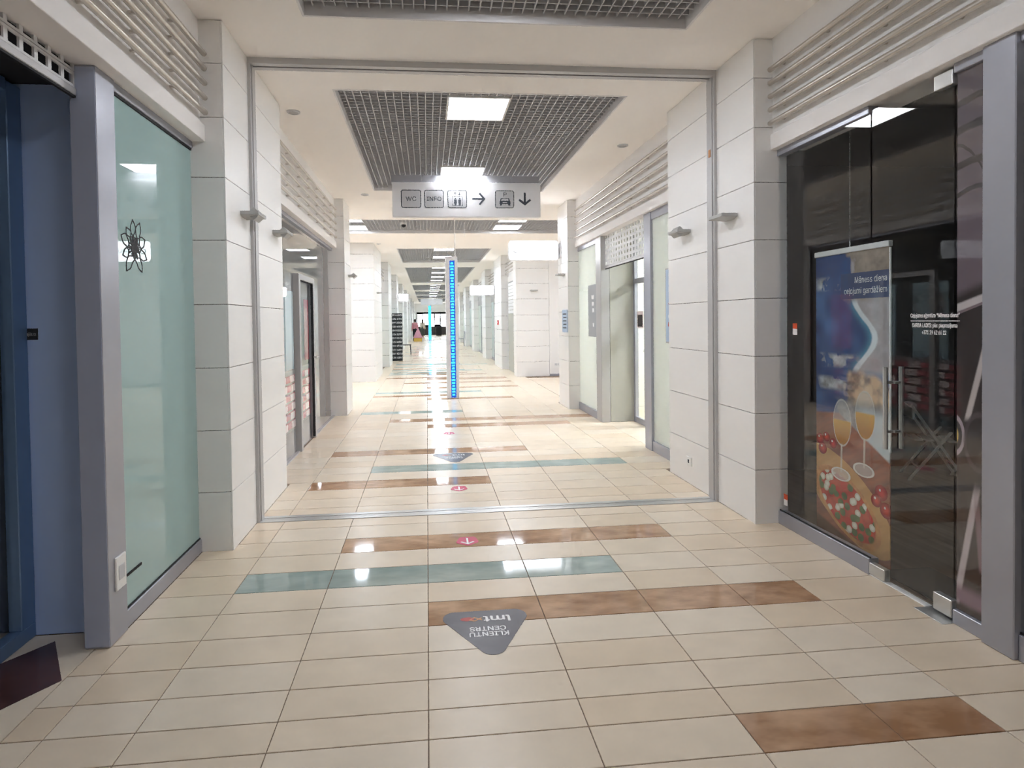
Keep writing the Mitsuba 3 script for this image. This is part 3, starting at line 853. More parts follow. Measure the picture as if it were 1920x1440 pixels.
def poster_print(p, n, uv):
    u, v = (PY0 - p.y) / (PY0 - PY1), p.z / PZ
    n1, n2 = fbm(u * 6, v * 19, 2.0, 4), fbm(u * 14 + 3, v * 44, 5.0, 3)
    col = mix(lin(44, 70, 122), lin(78, 116, 168), smoothstep(.35, .7, fbm(u * 2.5, v * 6, 0.0, 3)))
    # coast: beach on the right with a foam line
    c = .52 + .30 * dr.exp(-dr.square((v - .715) / .085)) + .03 * (n1 - .5)
    beach = smoothstep(-.01, .02, u - c) * smoothstep(.58, .62, v)
    col = mix(col, lin(84, 150, 176), smoothstep(.16, .0, c - u) * smoothstep(.58, .63, v) * smoothstep(.86, .82, v))
    col = mix(col, mix(lin(188, 182, 186), lin(166, 158, 158), n2), beach)
    col = mix(col, lin(228, 234, 238), smoothstep(.05, .02, dr.abs(u - c)) * smoothstep(.58, .62, v) * smoothstep(.86, .82, v))
    for zz, uu in ((.635, .32), (.555, .34), (.90, .30)):      # surf on rocks
        col = mix(col, mix(lin(96, 92, 92), lin(226, 232, 236), n2), smoothstep(.52, .62, n1 + .12) * smoothstep(.03, .01, dr.abs(v - zz)) * smoothstep(.36, .2, dr.abs(u - uu)))
    rock = smoothstep(.48, .56, u * .55 + .42 * n1 + .06) * smoothstep(.86, .90, v + .05 * n1)
    col = mix(col, mix(lin(112, 98, 88), lin(186, 170, 154), n2 * .6 + n1 * .4), rock)
    cliff = smoothstep(.47, .49, v + .0 * u) * smoothstep(.61, .58, v + .07 * dr.abs(u - .55) - .03 * n1) * smoothstep(.48, .55, u + .15 * n1)
    col = mix(col, mix(lin(120, 104, 96), lin(222, 194, 160), smoothstep(.3, .65, n1)), cliff)
    low = smoothstep(.52, .48, v) * smoothstep(.25, .33, u + .2 * (n1 - .5))
    col = mix(col, mix(lin(112, 104, 104), lin(200, 194, 190), n2), low)
    col = mix(col, lin(208, 214, 216), smoothstep(.50, .46, v) * smoothstep(.55, .7, u + .1 * (n1 - .5)))
    # table, board, pizza
    edge = .455 - .12 * dr.maximum(u - .35, 0) / .65 - .04 * dr.maximum(.3 - u, 0)
    grain = fbm(u * 3 + v * 4, v * 40 - u * 8, 0.0, 3)
    table = smoothstep(.006, -.006, v - edge)
    col = mix(col, mix(lin(118, 66, 50), lin(176, 106, 78), grain), table)
    X, Y = (u - .46) * .323, v - .158
    a, b = X * .85 - Y * .53, X * .53 + Y * .85
    board = smoothstep(1.01, .99, dr.sqrt(dr.square((a + .02) / .235) + dr.square((b - .008) / .108)))
    col = mix(col, mix(lin(190, 138, 80), lin(218, 170, 112), grain), board)
    rr = dr.sqrt(dr.square(a / .165) + dr.square((b + .012) / .088)) + .03 * (n1 - .5)
    col = mix(col, mix(lin(176, 104, 58), lin(226, 172, 110), n2), smoothstep(1.03, .99, rr))
    f1, f2, rc = voronoi(X * 36 + 3, Y * 36 + 5)
    top = mix(lin(166, 44, 34), lin(208, 84, 58), n2)
    top = mix(top, mix(lin(58, 78, 42), lin(112, 128, 70), n2), smoothstep(.50, .42, f1) * smoothstep(.42, .40, rc))
    top = mix(top, lin(196, 48, 42), smoothstep(.46, .42, f1) * smoothstep(.40, .42, rc) * smoothstep(.62, .60, rc))
    top = mix(top, mix(lin(238, 232, 220), lin(208, 196, 176), smoothstep(.1, .45, f1)), smoothstep(.48, .42, f1) * smoothstep(.64, .66, rc))
    col = mix(col, top, smoothstep(.90, .84, rr))
    col = mix(col, lin(104, 66, 48), smoothstep(.050, .035, v + .09 * (u - .4)) * (1 - smoothstep(1.02, .98, rr)))
    for tu, tv, tr in ((.06, .350, .020), (.16, .362, .018), (.10, .318, .022), (.26, .345, .018), (.90, .235, .026), (.96, .185, .026), (.84, .205, .022)):
        d = dr.sqrt(dr.square((u - tu) * .32) + dr.square(v - tv))
        col = mix(col, mix(lin(206, 62, 52), lin(140, 28, 28), smoothstep(0, tr, d)), smoothstep(tr, tr * .9, d))
        col = mix(col, lin(240, 220, 216), smoothstep(.005, .003, dr.sqrt(dr.square((u - tu + .015) * .32) + dr.square(v - tv - .007))))
    # two glasses of white wine
    for gu, gv in ((.39, .425), (.70, .465)):
        bowl = dr.sqrt(dr.square((u - gu) / .125) + dr.square((v - gv) / .078))
        ins = smoothstep(1.02, .97, bowl)
        col = mix(col, mix(col, lin(214, 216, 214), .35), ins)
        col = mix(col, mix(lin(190, 132, 62), lin(222, 176, 96), smoothstep(-.06, .02, v - gv)), ins * smoothstep(.012, .004, v - gv))
        col = mix(col, lin(226, 224, 216), smoothstep(.06, .02, dr.abs(bowl - 1)) * .55)
        stem = smoothstep(.016, .008, dr.abs(u - gu + .02 * (gv - v) * 4)) * smoothstep(gv - .175, gv - .165, v) * smoothstep(gv - .07, gv - .08, v)
        col = mix(col, lin(222, 206, 190), stem * .85)
        base = dr.sqrt(dr.square((u - gu + .02) / .125) + dr.square((v - gv + .178) / .020))
        col = mix(col, mix(col, lin(216, 206, 200), .6), smoothstep(1.0, .8, base))
        col = mix(col, lin(228, 222, 216), smoothstep(.16, .06, dr.abs(base - 1)))
    # navy caption band
    band = smoothstep(.372, .378, u) * smoothstep(.842, .845, v) * smoothstep(.930, .927, v)
    return mix(col, lin(62, 74, 112), band)


mat('poster_art', proc(poster_print), 0.55)
t = thing('food_poster', 'tall hanging poster with bay, wine glasses and pizza behind the dark glass', 'poster')
obj('sheet', cbox(2.66, 2.668, PY1, PY0, .015, PZ, .001), 'poster_art', t)
obj('top_bar', cbox(2.65, 2.678, PY1 - .004, PY0 + .004, PZ - .005, PZ + .03, .003), 'white_plastic', t)
obj('hook', join(tube([2.664, 3.31, PZ + .03], [2.664, 3.31, PZ + .07], .003, 6), tube([2.664, 3.31, PZ + .07], [2.664, 3.31, 2.95], .0008, 4)), 'white_plastic', t)
obj('lettering', text('Mēness diena', .038, [2.6592, 3.018, 1.700], DR, DU, .0008, width=.245, align='r'), 'sticker_white', t)
obj('lettering', text('ceļojumi gardēžiem', .038, [2.6592, 3.018, 1.634], DR, DU, .0008, width=.335, align='r'), 'sticker_white', t)
obj('side_strip', cbox(2.655, 2.664, PY1 - .012, PY1, .70, PZ - .01, .002), 'white_plastic', t)


def folding_chair(x, y, rot, label, size=.84):
    t = thing('folding_chair', label, 'chair')
    M = T().translate([x, y, 0]).rotate([0, 0, 1], rot).scale(size)
    def add(nm, mesh):
        k = obj(nm, mesh, 'chair_white', t)
        scene[k]['to_world'] = M
    for s in (-.2, .2):
        add('rear_frame', trimesh.convex.convex_hull(np.vstack([cbox(s - .011, s + .011, -.30, -.275, 0, .012).vertices, cbox(s - .011, s + .011, .18, .205, .80, .815).vertices])))
        add('front_leg', trimesh.convex.convex_hull(np.vstack([cbox(s * .86 - .011, s * .86 + .011, .20, .225, 0, .012).vertices, cbox(s * .86 - .011, s * .86 + .011, -.16, -.135, .53, .545).vertices])))
    for k in range(4):
        add('seat_slat', cbox(-.165, .165, -.20 + k * .095, -.125 + k * .095, .430, .448, .004))
    add('back_rest', cbox(-.2, .2, .165, .19, .66, .79, .006))
    add('stretcher', tube([-.2, -.20, .18], [.2, -.20, .18], .009, 8))
    add('stretcher', tube([-.172, .13, .14], [.172, .13, .14], .009, 8))
    return t


folding_chair(4.55, 4.70, 60, 'white folding chair standing alone inside the dark glass shop')
folding_chair(5.05, 4.55, -100, 'white folding chair half hidden by the car wheel print inside the dark shop')
t = thing('trestle_table', 'white trestle table behind the folding chairs in the dark shop', 'table')
obj('top', cbox(5.5, 6.4, 4.3, 4.95, .66, .69, .004), 'chair_white', t)
for x in (5.6, 6.3):
    for y in (4.38, 4.87):
        obj('leg', trimesh.convex.convex_hull(np.vstack([cbox(x - .012, x + .012, y - .012, y + .012, .65, .66).vertices, cbox(x - .012, x + .012, y - .012 + (y - 4.62) * .4, y + .012 + (y - 4.62) * .4, 0, .01).vertices])), 'chair_white', t)

# ------------------------------------------------------------------ right second bay: mint shopfront with half-lowered shutter
t = thing('window_7', 'mint frosted window right of the roller shutter', kind='structure')
obj('pane', box(XRW, XRW + .012, P1E, 6.08, .12, 2.64), 'film_mint', t)
obj('sill', cbox(XRW - .02, XRW + .05, P1E, 6.08, 0, .118, .003), 'aluminium', t)
obj('top_rail', cbox(XRW - .02, XRW + .05, P1E, 6.08, 2.60, 2.69, .003), 'aluminium', t)
t = thing('window_8', 'mint frosted window left of the roller shutter', kind='structure')
obj('pane', box(XRW, XRW + .012, 8.12, P2, .12, 1.96), 'film_mint', t)
obj('pane', box(XRW, XRW + .012, 8.12, P2, 1.968, 2.64), 'film_mint', t)
obj('sill', cbox(XRW - .02, XRW + .05, 8.12, P2, 0, .118, .003), 'aluminium', t)
obj('top_rail', cbox(XRW - .02, XRW + .05, 8.12, P2, 2.62, 2.69, .003), 'aluminium', t)
t = thing('shopfront_post', 'grey metal post on the near side of the half-lowered shutter', 'post')
obj('body', cbox(XRW - .03, XRW + .07, 6.08, 6.27, 0, 2.69, .004), 'aluminium', t)
t = thing('shopfront_post', 'grey metal post on the far side of the half-lowered shutter', 'post')
obj('body', cbox(XRW - .03, XRW + .10, 7.88, 8.12, 0, 2.69, .004), 'aluminium_dull', t)
shutter('half-lowered perforated white roller shutter in the mint shopfront', 2.565, 6.28, 7.87, 2.70, 6, .074, .104, .062, .042)
for wall_piece in (cbox(2.64, 3.06, 7.90, 7.95, 0, 2.7, .002), cbox(2.61, 3.06, 6.06, 6.10, 0, 2.7, .002), box(2.60, 3.06, 6.1, 7.9, 2.69, 2.74)):
    struct('wall_shutter_recess', wall_piece, 'grey_panel', 'grey sides of the recess behind the half-lowered shutter')
t = thing('door_3', 'glass door with grey frame inside the mint shopfront recess', kind='structure')
obj('frame', join(cbox(2.985, 3.035, 7.42, 7.50, 0, 2.06, .003), cbox(2.985, 3.035, 6.55, 6.62, 0, 2.06, .003), cbox(2.985, 3.035, 6.1, 7.9, 2.0, 2.07, .003), cbox(2.985, 3.035, 7.84, 7.9, 0, 2.69, .003)), 'aluminium', t)
obj('pane', sheet(3.005, 6.63, 7.41, .02, 1.99), 'pane_clear', t)
obj('side_pane', sheet(3.005, 7.50, 7.84, .08, 2.0), 'pane_clear', t)
obj('transom_pane', sheet(3.005, 6.1, 7.84, 2.07, 2.68), 'pane_clear', t)
obj('handle', join(tube([2.985, 7.40, 1.05], [2.94, 7.40, 1.05], .009), tube([2.945, 7.41, 1.05], [2.945, 7.26, 1.05], .009)), 'brushed_steel', t, smooth=40)
obj('bottom_rail', cbox(2.99, 3.03, 7.50, 7.84, 0, .08, .002), 'aluminium', t)
t = thing('notice', 'small photo notice taped inside the glass beside the recess door', 'notice')
obj('sheet', box(3.002, 3.004, 7.56, 7.80, 1.36, 1.60), 'card_white', t)
obj('picture', box(3.000, 3.002, 7.59, 7.77, 1.38, 1.55), 'dark_fur', t)
for wall_piece in (box(6.0, 6.1, P1E, P2, 0, 2.9), box(2.6, 6.0, P1E - .04, P1E, 0, 2.9), box(2.6, 6.0, P2, P2 + .04, 0, 2.9), box(2.6, 6.0, P1E, P2, 2.85, 2.9)):
    struct('wall_mint_shop', wall_piece, 'pale_yellow_wall', 'pale yellow walls inside the mint shop')
struct('floor_mint_shop', box(3.05, 6.0, P1E, P2, -.01, -.001), 'tile_beige_pale', 'pale floor inside the mint shop')
light_panel(4.2, 7.3, 'square light panel inside the mint shop', 66.0, z=2.83)
obj('cabinet', join(cbox(3.9, 4.5, 8.6, 9.05, .0, .9, .006), cbox(3.9, 4.5, 8.58, 8.6, .46, .47, .002)), 'wood_pale', label='low wooden cabinet inside the mint shop', cat='cabinet')

t = thing('wall_poster', 'grey blue framed poster with a red cap on the mint glass', 'poster')
obj('frame', cbox(XRW - .02, XRW, 5.30, 5.71, 1.235, 2.02, .003), 'aluminium_dull', t)
obj('sheet', box(XRW - .0215, XRW - .019, 5.315, 5.695, 1.25, 2.005), 'poster_blue', t)
obj('cap', onto(extrude(sg.Point(0, 0).buffer(.065).intersection(sg.box(-.1, -.03, .1, .1)).union(sg.box(-.08, -.04, .05, -.022)), .001), [XRW - .0217, 5.55, 1.68], DR, DU), 'sticker_red', t, label='red cap motif')
obj('lettering', text('AKCIJA', .045, [XRW - .0217, 5.52, 1.50], DR, DU, .001, True, width=.24, align='c'), 'sign_white', t)
obj('badge', onto(extrude(sa.scale(sg.Point(0, 0).buffer(.03), 1.5, 1), .001), [XRW - .0217, 5.60, 1.43], DR, DU), 'sticker_red', t)
t = thing('wall_poster', 'plain grey poster on the mist glass beside the crossing', 'poster')
obj('sheet', cbox(XRW - .012, XRW - .002, 8.14, 8.58, 1.23, 2.02, .002), 'poster_grey', t)
for k, z in enumerate((1.80, 1.70, 1.60, 1.38)):
    obj('text_block', box(XRW - .0135, XRW - .012, 8.28, 8.28 + (.12, .10, .08, .06)[k], z, z + .06), 'sign_white', t)
t = thing('wall_notice', 'pale blue notice board on the slim right pilaster at the crossing', 'notice')
obj('board', cbox(XR - .016, XR, 9.17, 9.50, 1.28, 1.66, .002), 'poster_blue', t)
for k in range(5):
    obj('text_line', box(XR - .018, XR - .016, 9.21, 9.44 - .03 * (k % 2), 1.58 - .058 * k, 1.60 - .058 * k), 'ink_grey', t)
t = thing('wall_socket', 'white socket plate low on the right pilaster', 'socket')
obj('plate', cbox(XR - .010, XR, 4.79, 4.88, .165, .245, .003), 'white_plastic', t)
obj('insert', cbox(XR - .013, XR - .009, 4.825, 4.85, .19, .22, .002), 'ink_grey', t)
for x, lab in ((3.36, 'left one of two sockets low on the end wall at the right of the crossing'), (3.44, 'right one of two sockets low on the end wall at the right of the crossing')):
    obj('wall_socket', cbox(x, x + .06, 14.592, 14.6, .28, .34, .002), 'sign_grey', label=lab, cat='socket')

# ------------------------------------------------------------------ lit box signs
def box_sign(x0, x1, y, z0, z1, label, words=None, wall=None):
    t = thing('box_sign', label, 'illuminated sign')
    w, h = x1 - x0, z1 - z0
    body = extrude(round_rect(w, h, .055), .12)
    obj('housing', onto(body, [(x0 + x1) / 2, y + .122, (z0 + z1) / 2], R_, U_), 'white_plastic', t)
    f = extrude(round_rect(w - .01, h - .01, .052), .004)
    obj('face', onto(f, [(x0 + x1) / 2, y + .003, (z0 + z1) / 2], R_, U_), 'white_plastic', t, emitter=panel_light(LIGHTBOX))
    if words:
        obj('lettering', text(words, .05, [x0 + .20, y - .003, (z0 + z1) / 2 - .025], R_, U_, .002), 'poster_cyan', t)
        rg = sg.Point(0, 0).buffer(.045).difference(sg.Point(.004, .004).buffer(.034))
        obj('logo_ring', onto(extrude(rg, .002), [x0 + .12, y - .003, (z0 + z1) / 2], R_, U_), 'poster_grey', t)
    if wall is not None:
        a, b = sorted((x1 if wall > x1 - .2 else x0, wall))
        obj('bracket', join(cbox(wall - .02 if wall > 0 else wall, wall if wall > 0 else wall + .02, y - .02, y + .14, z0 + .04, z1 - .04, .002), box(a, b, y + .03, y + .08, (z0 + z1) / 2 - .05, (z0 + z1) / 2 + .05)), 'aluminium_dull', t)
    return t


box_sign(1.42, 2.29, 9.58, 2.53, 2.87, 'large rounded white lit box sign on the slim right pilaster at the crossing', 'ANTHEIJA', XR)
box_sign(1.42, 2.21, 18.4, 2.34, 2.66, 'white lit box sign on the first right pier beyond the crossing', None, 2.26)
box_sign(-1.20, -0.78, 24.2, 2.37, 2.69, 'white lit box sign on the left pier above the display stand', None, -1.25)

# ------------------------------------------------------------------ LED column
t = thing('led_column', 'tall white column with a glowing blue text strip in the corridor', 'LED display')
CX0, CX1, CY = 0.365, 0.60, 10.80
obj('housing', cbox(CX0, CX1, CY, CY + .14, 0, 2.74, .006), 'led_box', t)
obj('strip', box(0.447, 0.543, CY - .004, CY - .0005, 0.02, 2.66), 'black_ink', t, emitter=panel_light(1.0, (0.0, 0.05, 0.30)))
glyphs = []
for k in range(46):
    z = .06 + k * .0562
    w = .028 + .012 * ((k * 7) % 3) / 2
    glyphs.append(box(.495 - w, .495 + w * .8, CY - .0055, CY - .0042, z, z + .034))
    if k % 2:
        glyphs.append(box(.48, .51, CY - .0055, CY - .0042, z + .034, z + .042))
obj('glyphs', join(*glyphs), 'black_ink', t, emitter=panel_light(1.0, (0.04, 0.62, 1.1)), kind='stuff')
obj('cable', tube([0.56, CY + .07, 2.74], [0.56, CY + .07, 3.6], .008, 8), 'white_plastic', t)
obj('drop_cord', tube([0.80, 11.6, 3.25], [0.80, 11.6, 3.7], .005, 6), 'white_plastic', label='short white cord hanging from the crossing grid', cat='cord')
t = thing('security_camera', 'small white dome camera on the crossing grid left of the column', 'camera')
obj('base', tube([-0.45, 11.7, 3.50], [-0.45, 11.7, 3.56], .07, 20), 'white_plastic', t, smooth=40)
dome = trimesh.creation.icosphere(2, .05)
dome.apply_translation([-0.45, 11.7, 3.495])
obj('dome', dome, 'gasket', t, smooth=True)


# ------------------------------------------------------------------ floor stickers
def sticker(name, label, cx, cy, w, d, r, m, lift=.0006):
    t = thing(name, label, 'floor sticker')
    tri = sg.Polygon([(-w / 2 + r, d / 2 - r), (w / 2 - r, d / 2 - r), (.01, -d / 2 + r)]).buffer(r, quad_segs=10)
    e = extrude(tri, .0009)
    e.apply_translation([cx, cy, lift])
    obj('sheet', e, m, t)
    return t


DL, DUp = [-1, 0, 0], [0, -1, 0]         # reads from the far side
for i, (cx, cy, lab) in enumerate(((.268, 2.660, 'large dark triangular floor sticker in the foreground'), (.268, 6.12, 'dark triangular floor sticker in front of the LED column'),)):
    k = 1.0 if i == 0 else 1.05
    t = sticker('floor_sticker', lab, cx, cy, .425 * k, .385 * k, .062, 'sticker_dark')
    obj('lettering', text('lmt', .052, [cx + .125, cy + .136, .0017], DL, DUp, .0004, True, width=.135), 'sticker_white', t)
    obj('lettering', text('CENTRS', .034, [cx + .092, cy + .040, .0017], DL, DUp, .0004, True, width=.178), 'sticker_white', t)
    obj('lettering', text('KLIENTU', .034, [cx + .100, cy - .006, .0017], DL, DUp, .0004, True, width=.190), 'sticker_white', t)
    lp = sg.LineString([(0, .012), (.035, -.012), (.06, .01), (.035, .02), (.0, -.005)]).buffer(.004)
    obj('emblem', onto(extrude(lp, .0004), [cx - .02, cy + .118, .0017], DL, DUp), 'sticker_orange', t)
    obj('emblem', onto(extrude(sa.scale(sg.Point(0, 0).buffer(.022), 1.6, .8), .0004), [cx - .09, cy + .118, .0017], DL, DUp), 'sticker_red', t)
for cx, cy, lab in ((.250, 3.775, 'pink floor sticker with a white arrow on the brown strip'), (.262, 4.975, 'pink floor sticker with a white arrow beyond the floor track'), (.27, 7.45, 'small faded pink floor sticker before the LED column')):
    t = thing('arrow_sticker', lab, 'floor sticker')
    blob = sg.Polygon([(-.030, .05), (.038, .05), (.05, -.012), (.0, -.05), (-.052, -.012)]).buffer(.025)
    e = extrude(blob, .0009)
    e.apply_translation([cx, cy, .0006])
    obj('sheet', e, 'sticker_pink', t)
    e = extrude(arrow_poly(0, 0, .11, .013, .045, -90), .0004)
    e.apply_translation([cx, cy, .0016])
    obj('arrow', e, 'sticker_white', t)

# ------------------------------------------------------------------ crossing arms and the corridor beyond
for wall_piece in (box(-7, -1.955, CROSS + .05, CROSS + .15, 0, ZC), box(-7, -1.66, P2E - .12, P2E - .02, 0, ZC), box(-7.1, -7, P2E - .1, CROSS + .1, 0, ZC)):
    struct('wall_cross_left', wall_piece, 'wall_paint', 'white walls of the left arm of the crossing')
for wall_piece in (box(3.225, 8, 14.6, 14.7, 0, ZC), box(2.69, 8, P2E - .12, P2E - .02, 0, ZC), box(8, 8.1, P2E - .1, 14.7, 0, ZC)):
    struct('wall_cross_right', wall_piece, 'wall_paint', 'white walls of the right arm of the crossing')
struct('baseboard_cross', cbox(3.22, 3.9, 14.585, 14.6, .0, .06, .002), 'aluminium', 'grey baseboard on the end wall right of the crossing')
struct('wall_back', box(-2.0, 3.0, BACK - .1, BACK, 0, ZC), 'wall_paint', 'white wall behind the viewpoint')

# far bays: pier, glazing, bulkhead, pipes, one after the other
def far_bay(side, y0, y1, glaz, lab, n):
    xf, xw, s = (-1.30, -1.50, -1) if side == 'left' else (2.30, 2.50, 1)
    t = thing(f'window_{n}', lab, kind='structure')
    obj('pane', box(xw, xw + s * .012, y0, y1, .1, 2.2), glaz, t)
    obj('sill', box(xw - s * .02, xw + s * .05, y0, y1, 0, .1), 'aluminium', t)
    obj('bulkhead', box(xw - s * .03, xw + s * .2, y0, y1, 2.64, 2.80), 'fascia_paint', t)
    obj('top_rail', box(xw - s * .02, xw + s * .05, y0, y1, 2.2, 2.64), 'aluminium_dull', t)
    obj('upper_wall', box(xw, xw + s * .2, y0, y1, 2.80, ZC), 'wall_paint', t)
    for z in (2.9, 3.0, 3.1, 3.2):
        obj('pipe', tube([xf + s * .1, y0 + .05, z], [xf + s * .1, y1 - .05, z], .017, 8), 'steel_tube', t, smooth=40)
    ys = np.linspace(y0, y1, 4)[1:-1]
    for y in ys:
        obj('mullion', box(xw - s * .025, xw + s * .04, y - .03, y + .03, 0, 2.2), 'aluminium', t)


def far_pier(side, y0, y1, lab, group=None):
    xf, s = (-1.25, -1) if side == 'left' else (2.26, 1)
    t = thing('pier', lab, 'pillar', group)
    obj('core', box(xf + s * .01, xf + s * .5, y0 + .01, y1 - .01, 0, ZC - .001), 'joint_dark', t)
    for a, b in zip(JZ[:-1], JZ[1:]):
        obj('panel', join(box(xf, xf + s * .012, y0, y1, a + .004, b - .004), box(xf + s * .0125, xf + s * .5, y0, y0 + .01, a + .004, b - .004)), 'white_panel', t)


n = 9
left = [(16.4, 18.7), (20.2, 23.8), (25.2, 29.5), (31.0, 35.5), (37.0, 41.5), (43.0, 48.0), (49.5, 55.0), (56.5, END)]
right = [(15.05, 16.95), (18.75, 21.6), (23.0, 27.0), (28.5, 32.6), (34.2, 38.6), (40.2, 45.0), (46.6, 52.0), (53.6, END)]
scene['pane_dim'] = {'type': 'plastic', 'int_ior': 1.5, 'diffuse_reflectance': rgb(lin(150, 158, 160))}
ORD = ['first', 'second', 'third', 'fourth', 'fifth', 'sixth', 'seventh', 'eighth']
for side, bays in (('left', left), ('right', right)):
    for i, (a, b) in enumerate(bays):
        g = 'pane_dim' if (side == 'right' and i == 0) else ('pane_mist' if i % 2 else 'pane_mint')
        far_bay(side, a, b, g, f'{ORD[i]} shopfront beyond the crossing on the {side}', n)
        n += 1
    for i, ((a, b), (c, d)) in enumerate(zip(bays[:-1], bays[1:])):
        far_pier(side, b, c, f'{ORD[i]} white pier beyond the crossing pier on the {side}')
t = thing('roller_shutter', 'grey roller shutter in the first shopfront right of the corridor beyond the crossing', 'roller shutter')
obj('housing', box(2.44, 2.475, 15.3, 16.7, 0, 2.6), 'grey_panel', t)
for k in range(9):
    obj('slat', cbox(2.43, 2.44, 15.35, 16.65, 2.5 - .1 * k, 2.585 - .1 * k, .002), 'shutter_white', t)

# the bright end of the corridor
for wall_piece in (box(-2, 3, END, END + .1, 2.5, ZC), box(-2, -1.1, END, END + .1, 0, 2.5), box(2.1, 3, END, END + .1, 0, 2.5)):
    struct('wall_end', wall_piece, 'wall_paint', 'pale wall at the far end of the corridor')
t = thing('window_40', 'bright glazed entrance at the far end of the corridor', kind='structure')
for k in range(5):
    x0 = -1.1 + .64 * k
    obj('pane', box(x0 + .03, x0 + .61, END + .02, END + .03, 1.1 if k in (1, 3) else .9, 2.3), 'white_plastic', t, emitter=panel_light(3.0, (.92, 1, 1.06)))
    obj('mullion', box(x0 - .03, x0 + .03, END - .03, END + .06, 0, 2.5), 'gasket', t)
obj('dado', box(-1.1, 2.1, END, END + .06, 0, .9), 'dark_fur', t)
obj('kiosk', cbox(.95, 1.5, 58.5, 59.2, 0, 1.0, .01), 'dark_room', label='dark kiosk counter before the far entrance', cat='kiosk')
obj('info_totem', cbox(1.85, 2.15, 45.6, 45.8, 0, 2.1, .02), 'sticker_dark', label='tall dark totem near the far end of the corridor', cat='totem')
t = thing('hanging_sign', 'distant white hanging sign over the corridor', 'sign')
obj('panel', cbox(-.45, 1.2, 42.6, 42.7, 2.75, 3.2, .01), 'sign_white', t)
for x in (-.2, .9):
    obj('rod', tube([x, 42.65, 3.2], [x, 42.65, ZC], .01, 6), 'aluminium_dull', t)
t = thing('led_column', 'distant thin glowing blue column at the end of the corridor', 'LED display')
obj('housing', box(.10, .34, 44.02, 44.2, 0, 2.75), 'led_box', t)
obj('strip', box(.12, .32, 44.0, 44.018, .05, 2.7), 'black_ink', t, emitter=panel_light(1.0, (.05, .62, 1.35)))

# ------------------------------------------------------------------ things along the far corridor
t = thing('display_stand', 'black leaning display stand with rows of white lettering on the left', 'display stand')
lean = np.array([0, .16, 1.0]) / np.linalg.norm([0, .16, 1])
bd = cbox(-.24, .24, 0, .05, 0, 1.85, .004)
Mx = np.eye(4)
Mx[:3, 2] = lean
Mx[:3, 3] = [-1.19, 21.6, 0]
bd.apply_transform(Mx)
obj('board', bd, 'gasket', t)
for k in range(12):
    z = 1.72 - k * .148
    for xx, s in (((-1.42, 'KEVIN'), (-1.17, '.MURPHY')) if k % 2 else ((-1.42, '.MURPHY'), (-1.17, 'KEVIN'))):
        o = np.array([xx, 21.6, 0]) + lean * z / lean[2] + np.array([0, -.004, 0])
        obj('lettering', text(s, .07, o, R_, lean, .002, True, width=.22), 'sticker_white', t)


def metal_chair(x, y, rot, label, m='aluminium'):
    t = thing('waiting_chair', label, 'chair')
    M = T().translate([x, y, 0]).rotate([0, 0, 1], rot)
    for nm, me in (('seat', cbox(-.23, .23, -.22, .22, .43, .46, .01)), ('backrest', cbox(-.23, .23, .20, .23, .52, .88, .01)), *[('leg', tube([a, b, 0], [a * .9, b * .9, .43], .013, 8)) for a in (-.2, .2) for b in (-.2, .2)],
                   ('back_post', tube([-.2, .2, .43], [-.2, .22, .88], .012, 8)), ('back_post', tube([.2, .2, .43], [.2, .22, .88], .012, 8))):
        k = obj(nm, me, m, t)
        scene[k]['to_world'] = M


metal_chair(1.98, 33.2, -90, 'grey metal chair by the right wall beyond the crossing')
metal_chair(-0.95, 25.6, 90, 'dark chair beside the black display stand', 'dark_fur')
t = thing('call_point', 'small red alarm call point on a right pier beyond the crossing', 'alarm box')
obj('box', cbox(2.23, 2.26, 17.6, 17.75, 1.36, 1.50, .004), 'red', t)
obj('button', tube([2.222, 17.675, 1.43], [2.235, 17.675, 1.43], .03, 12), 'white_plastic', t)

t = thing('play_house', 'pink pyramid play tent on a yellow base at the far left', 'play tent')
obj('roof', trimesh.convex.convex_hull([[-1.05, 41.8, .28], [-.35, 41.8, .28], [-1.05, 42.5, .28], [-.35, 42.5, .28], [-.72, 42.1, 1.0], [-.66, 42.2, 1.0]]), 'play_pink', t)
obj('base', cbox(-1.0, -.4, 41.85, 42.45, 0, .27, .02), 'yellow', t)


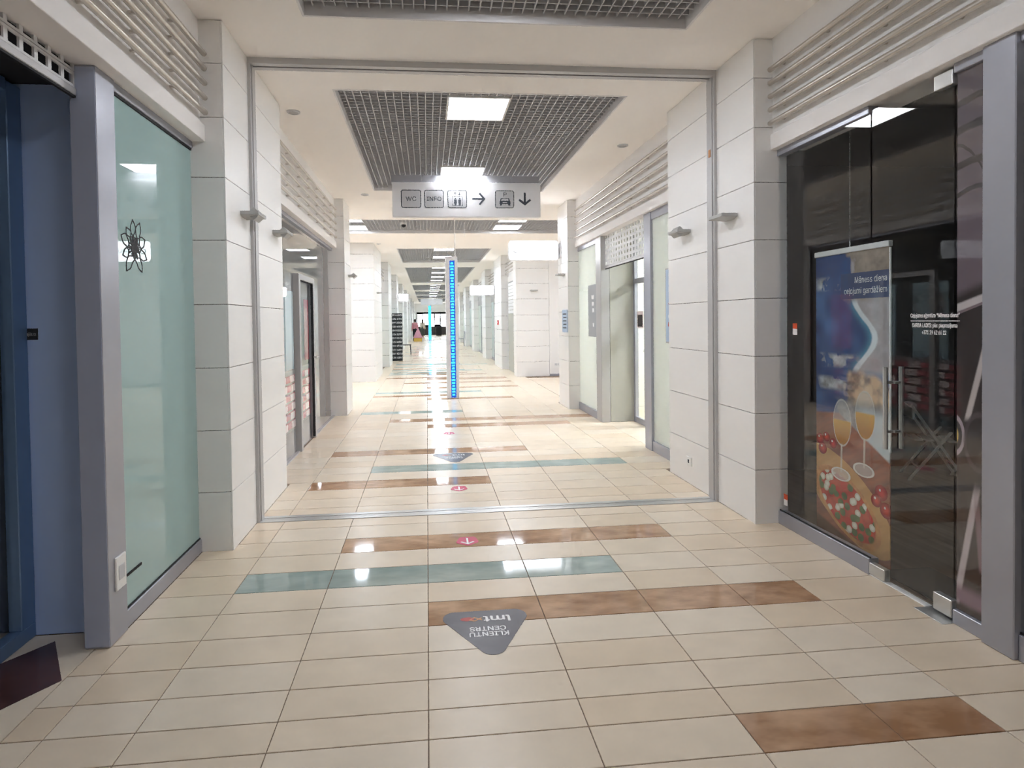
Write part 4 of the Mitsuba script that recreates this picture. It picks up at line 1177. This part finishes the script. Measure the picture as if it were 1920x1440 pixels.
def person(x, y, h, rot, label, top, low, skirt, hair, stride=.12, arm=.1):
    """A standing figure as one body with clothing as parts; h: height in metres."""
    t = thing('person', label, 'person')
    k = h / 1.75
    hipL, hipR = (-.09, 0, .92), (.09, 0, .92)
    footL, footR = (-.09, stride, .04), (.09, -stride * .6, .04)
    kneeL, kneeR = (-.09, stride * .35 - .03, .50), (.09, -stride * .2 - .03, .50)
    sh = 1.43
    legs = [[(hipL, .085), (kneeL, .058), ((footL[0], footL[1], .09), .04), ((footL[0], footL[1] - .13, .035), .034)], [(hipR, .085), (kneeR, .058), ((footR[0], footR[1], .09), .04), ((footR[0], footR[1] - .13, .035), .034)]]
    torso = [[((-.06, 0, .95), .11), ((-.07, 0, 1.15), .095), ((-.12, 0, sh - .03), .075)], [((.06, 0, .95), .11), ((.07, 0, 1.15), .095), ((.12, 0, sh - .03), .075)], [((-.12, 0, sh - .03), .075), ((.12, 0, sh - .03), .075)],
             [((-.06, 0, .95), .11), ((.06, 0, .95), .11)], [((-.07, 0, 1.15), .095), ((.07, 0, 1.15), .095)]]
    arms = [[((-.18, 0, sh), .05), ((-.24, .03, 1.14), .040), ((-.22, -arm, .90), .030), ((-.21, -arm - .03, .82), .034)], [((.18, 0, sh), .05), ((.24, .03, 1.14), .040), ((.22, -arm, .90), .030), ((.21, -arm - .03, .82), .034)]]
    head = [[((0, 0, 1.44), .052), ((0, -.01, 1.55), .052)], [((0, -.012, 1.585), .075), ((0, 0, 1.665), .085)], [((0, -.085, 1.605), .016), ((0, -.07, 1.64), .014)]]
    M = T().translate([x, y, 0]).rotate([0, 0, 1], rot).scale(k)

    def add(nm, man, m):
        me = man.refine_to_length(.04).to_mesh()
        tm = trimesh.Trimesh(me.vert_properties[:, :3], me.tri_verts)
        kk = obj(nm, tm, m, t, smooth=True)
        scene[kk]['to_world'] = M
    grow = lambda ch, d: [[(p, r + d) for p, r in b] for b in ch]
    add('body', hull_tube(legs + torso + arms + head), 'skin')
    add('top', hull_tube(grow(torso, .014) + grow([a[:3] for a in arms], .012)), top)
    if skirt:
        add('skirt', hull_tube([[((0, 0, 1.0), .135), ((.05, .05, .30), .20)], [((0, 0, 1.0), .135), ((-.05, -.02, .30), .19)]]), low)
    else:
        add('trousers', hull_tube(grow([b[:3] for b in legs], .016) + [[((-.06, 0, .95), .128), ((.06, 0, .95), .128)]]), low)
    add('hair', hull_tube([[((0, .02, 1.69), .088), ((0, .035, 1.60), .082)]] + ([[((0, .06, 1.6), .06), ((0, .08, 1.42), .05)]] if hair else [])), 'hair_dark')


person(-0.93, 43.4, 1.66, 200, 'person in pink top and dark trousers by the pink play tent', 'cloth_pink', 'cloth_black', False, False)
person(-.42, 53.0, 1.66, 160, 'person in cream top and long dark skirt far down the corridor', 'cloth_cream', 'cloth_dark_green', True, True)
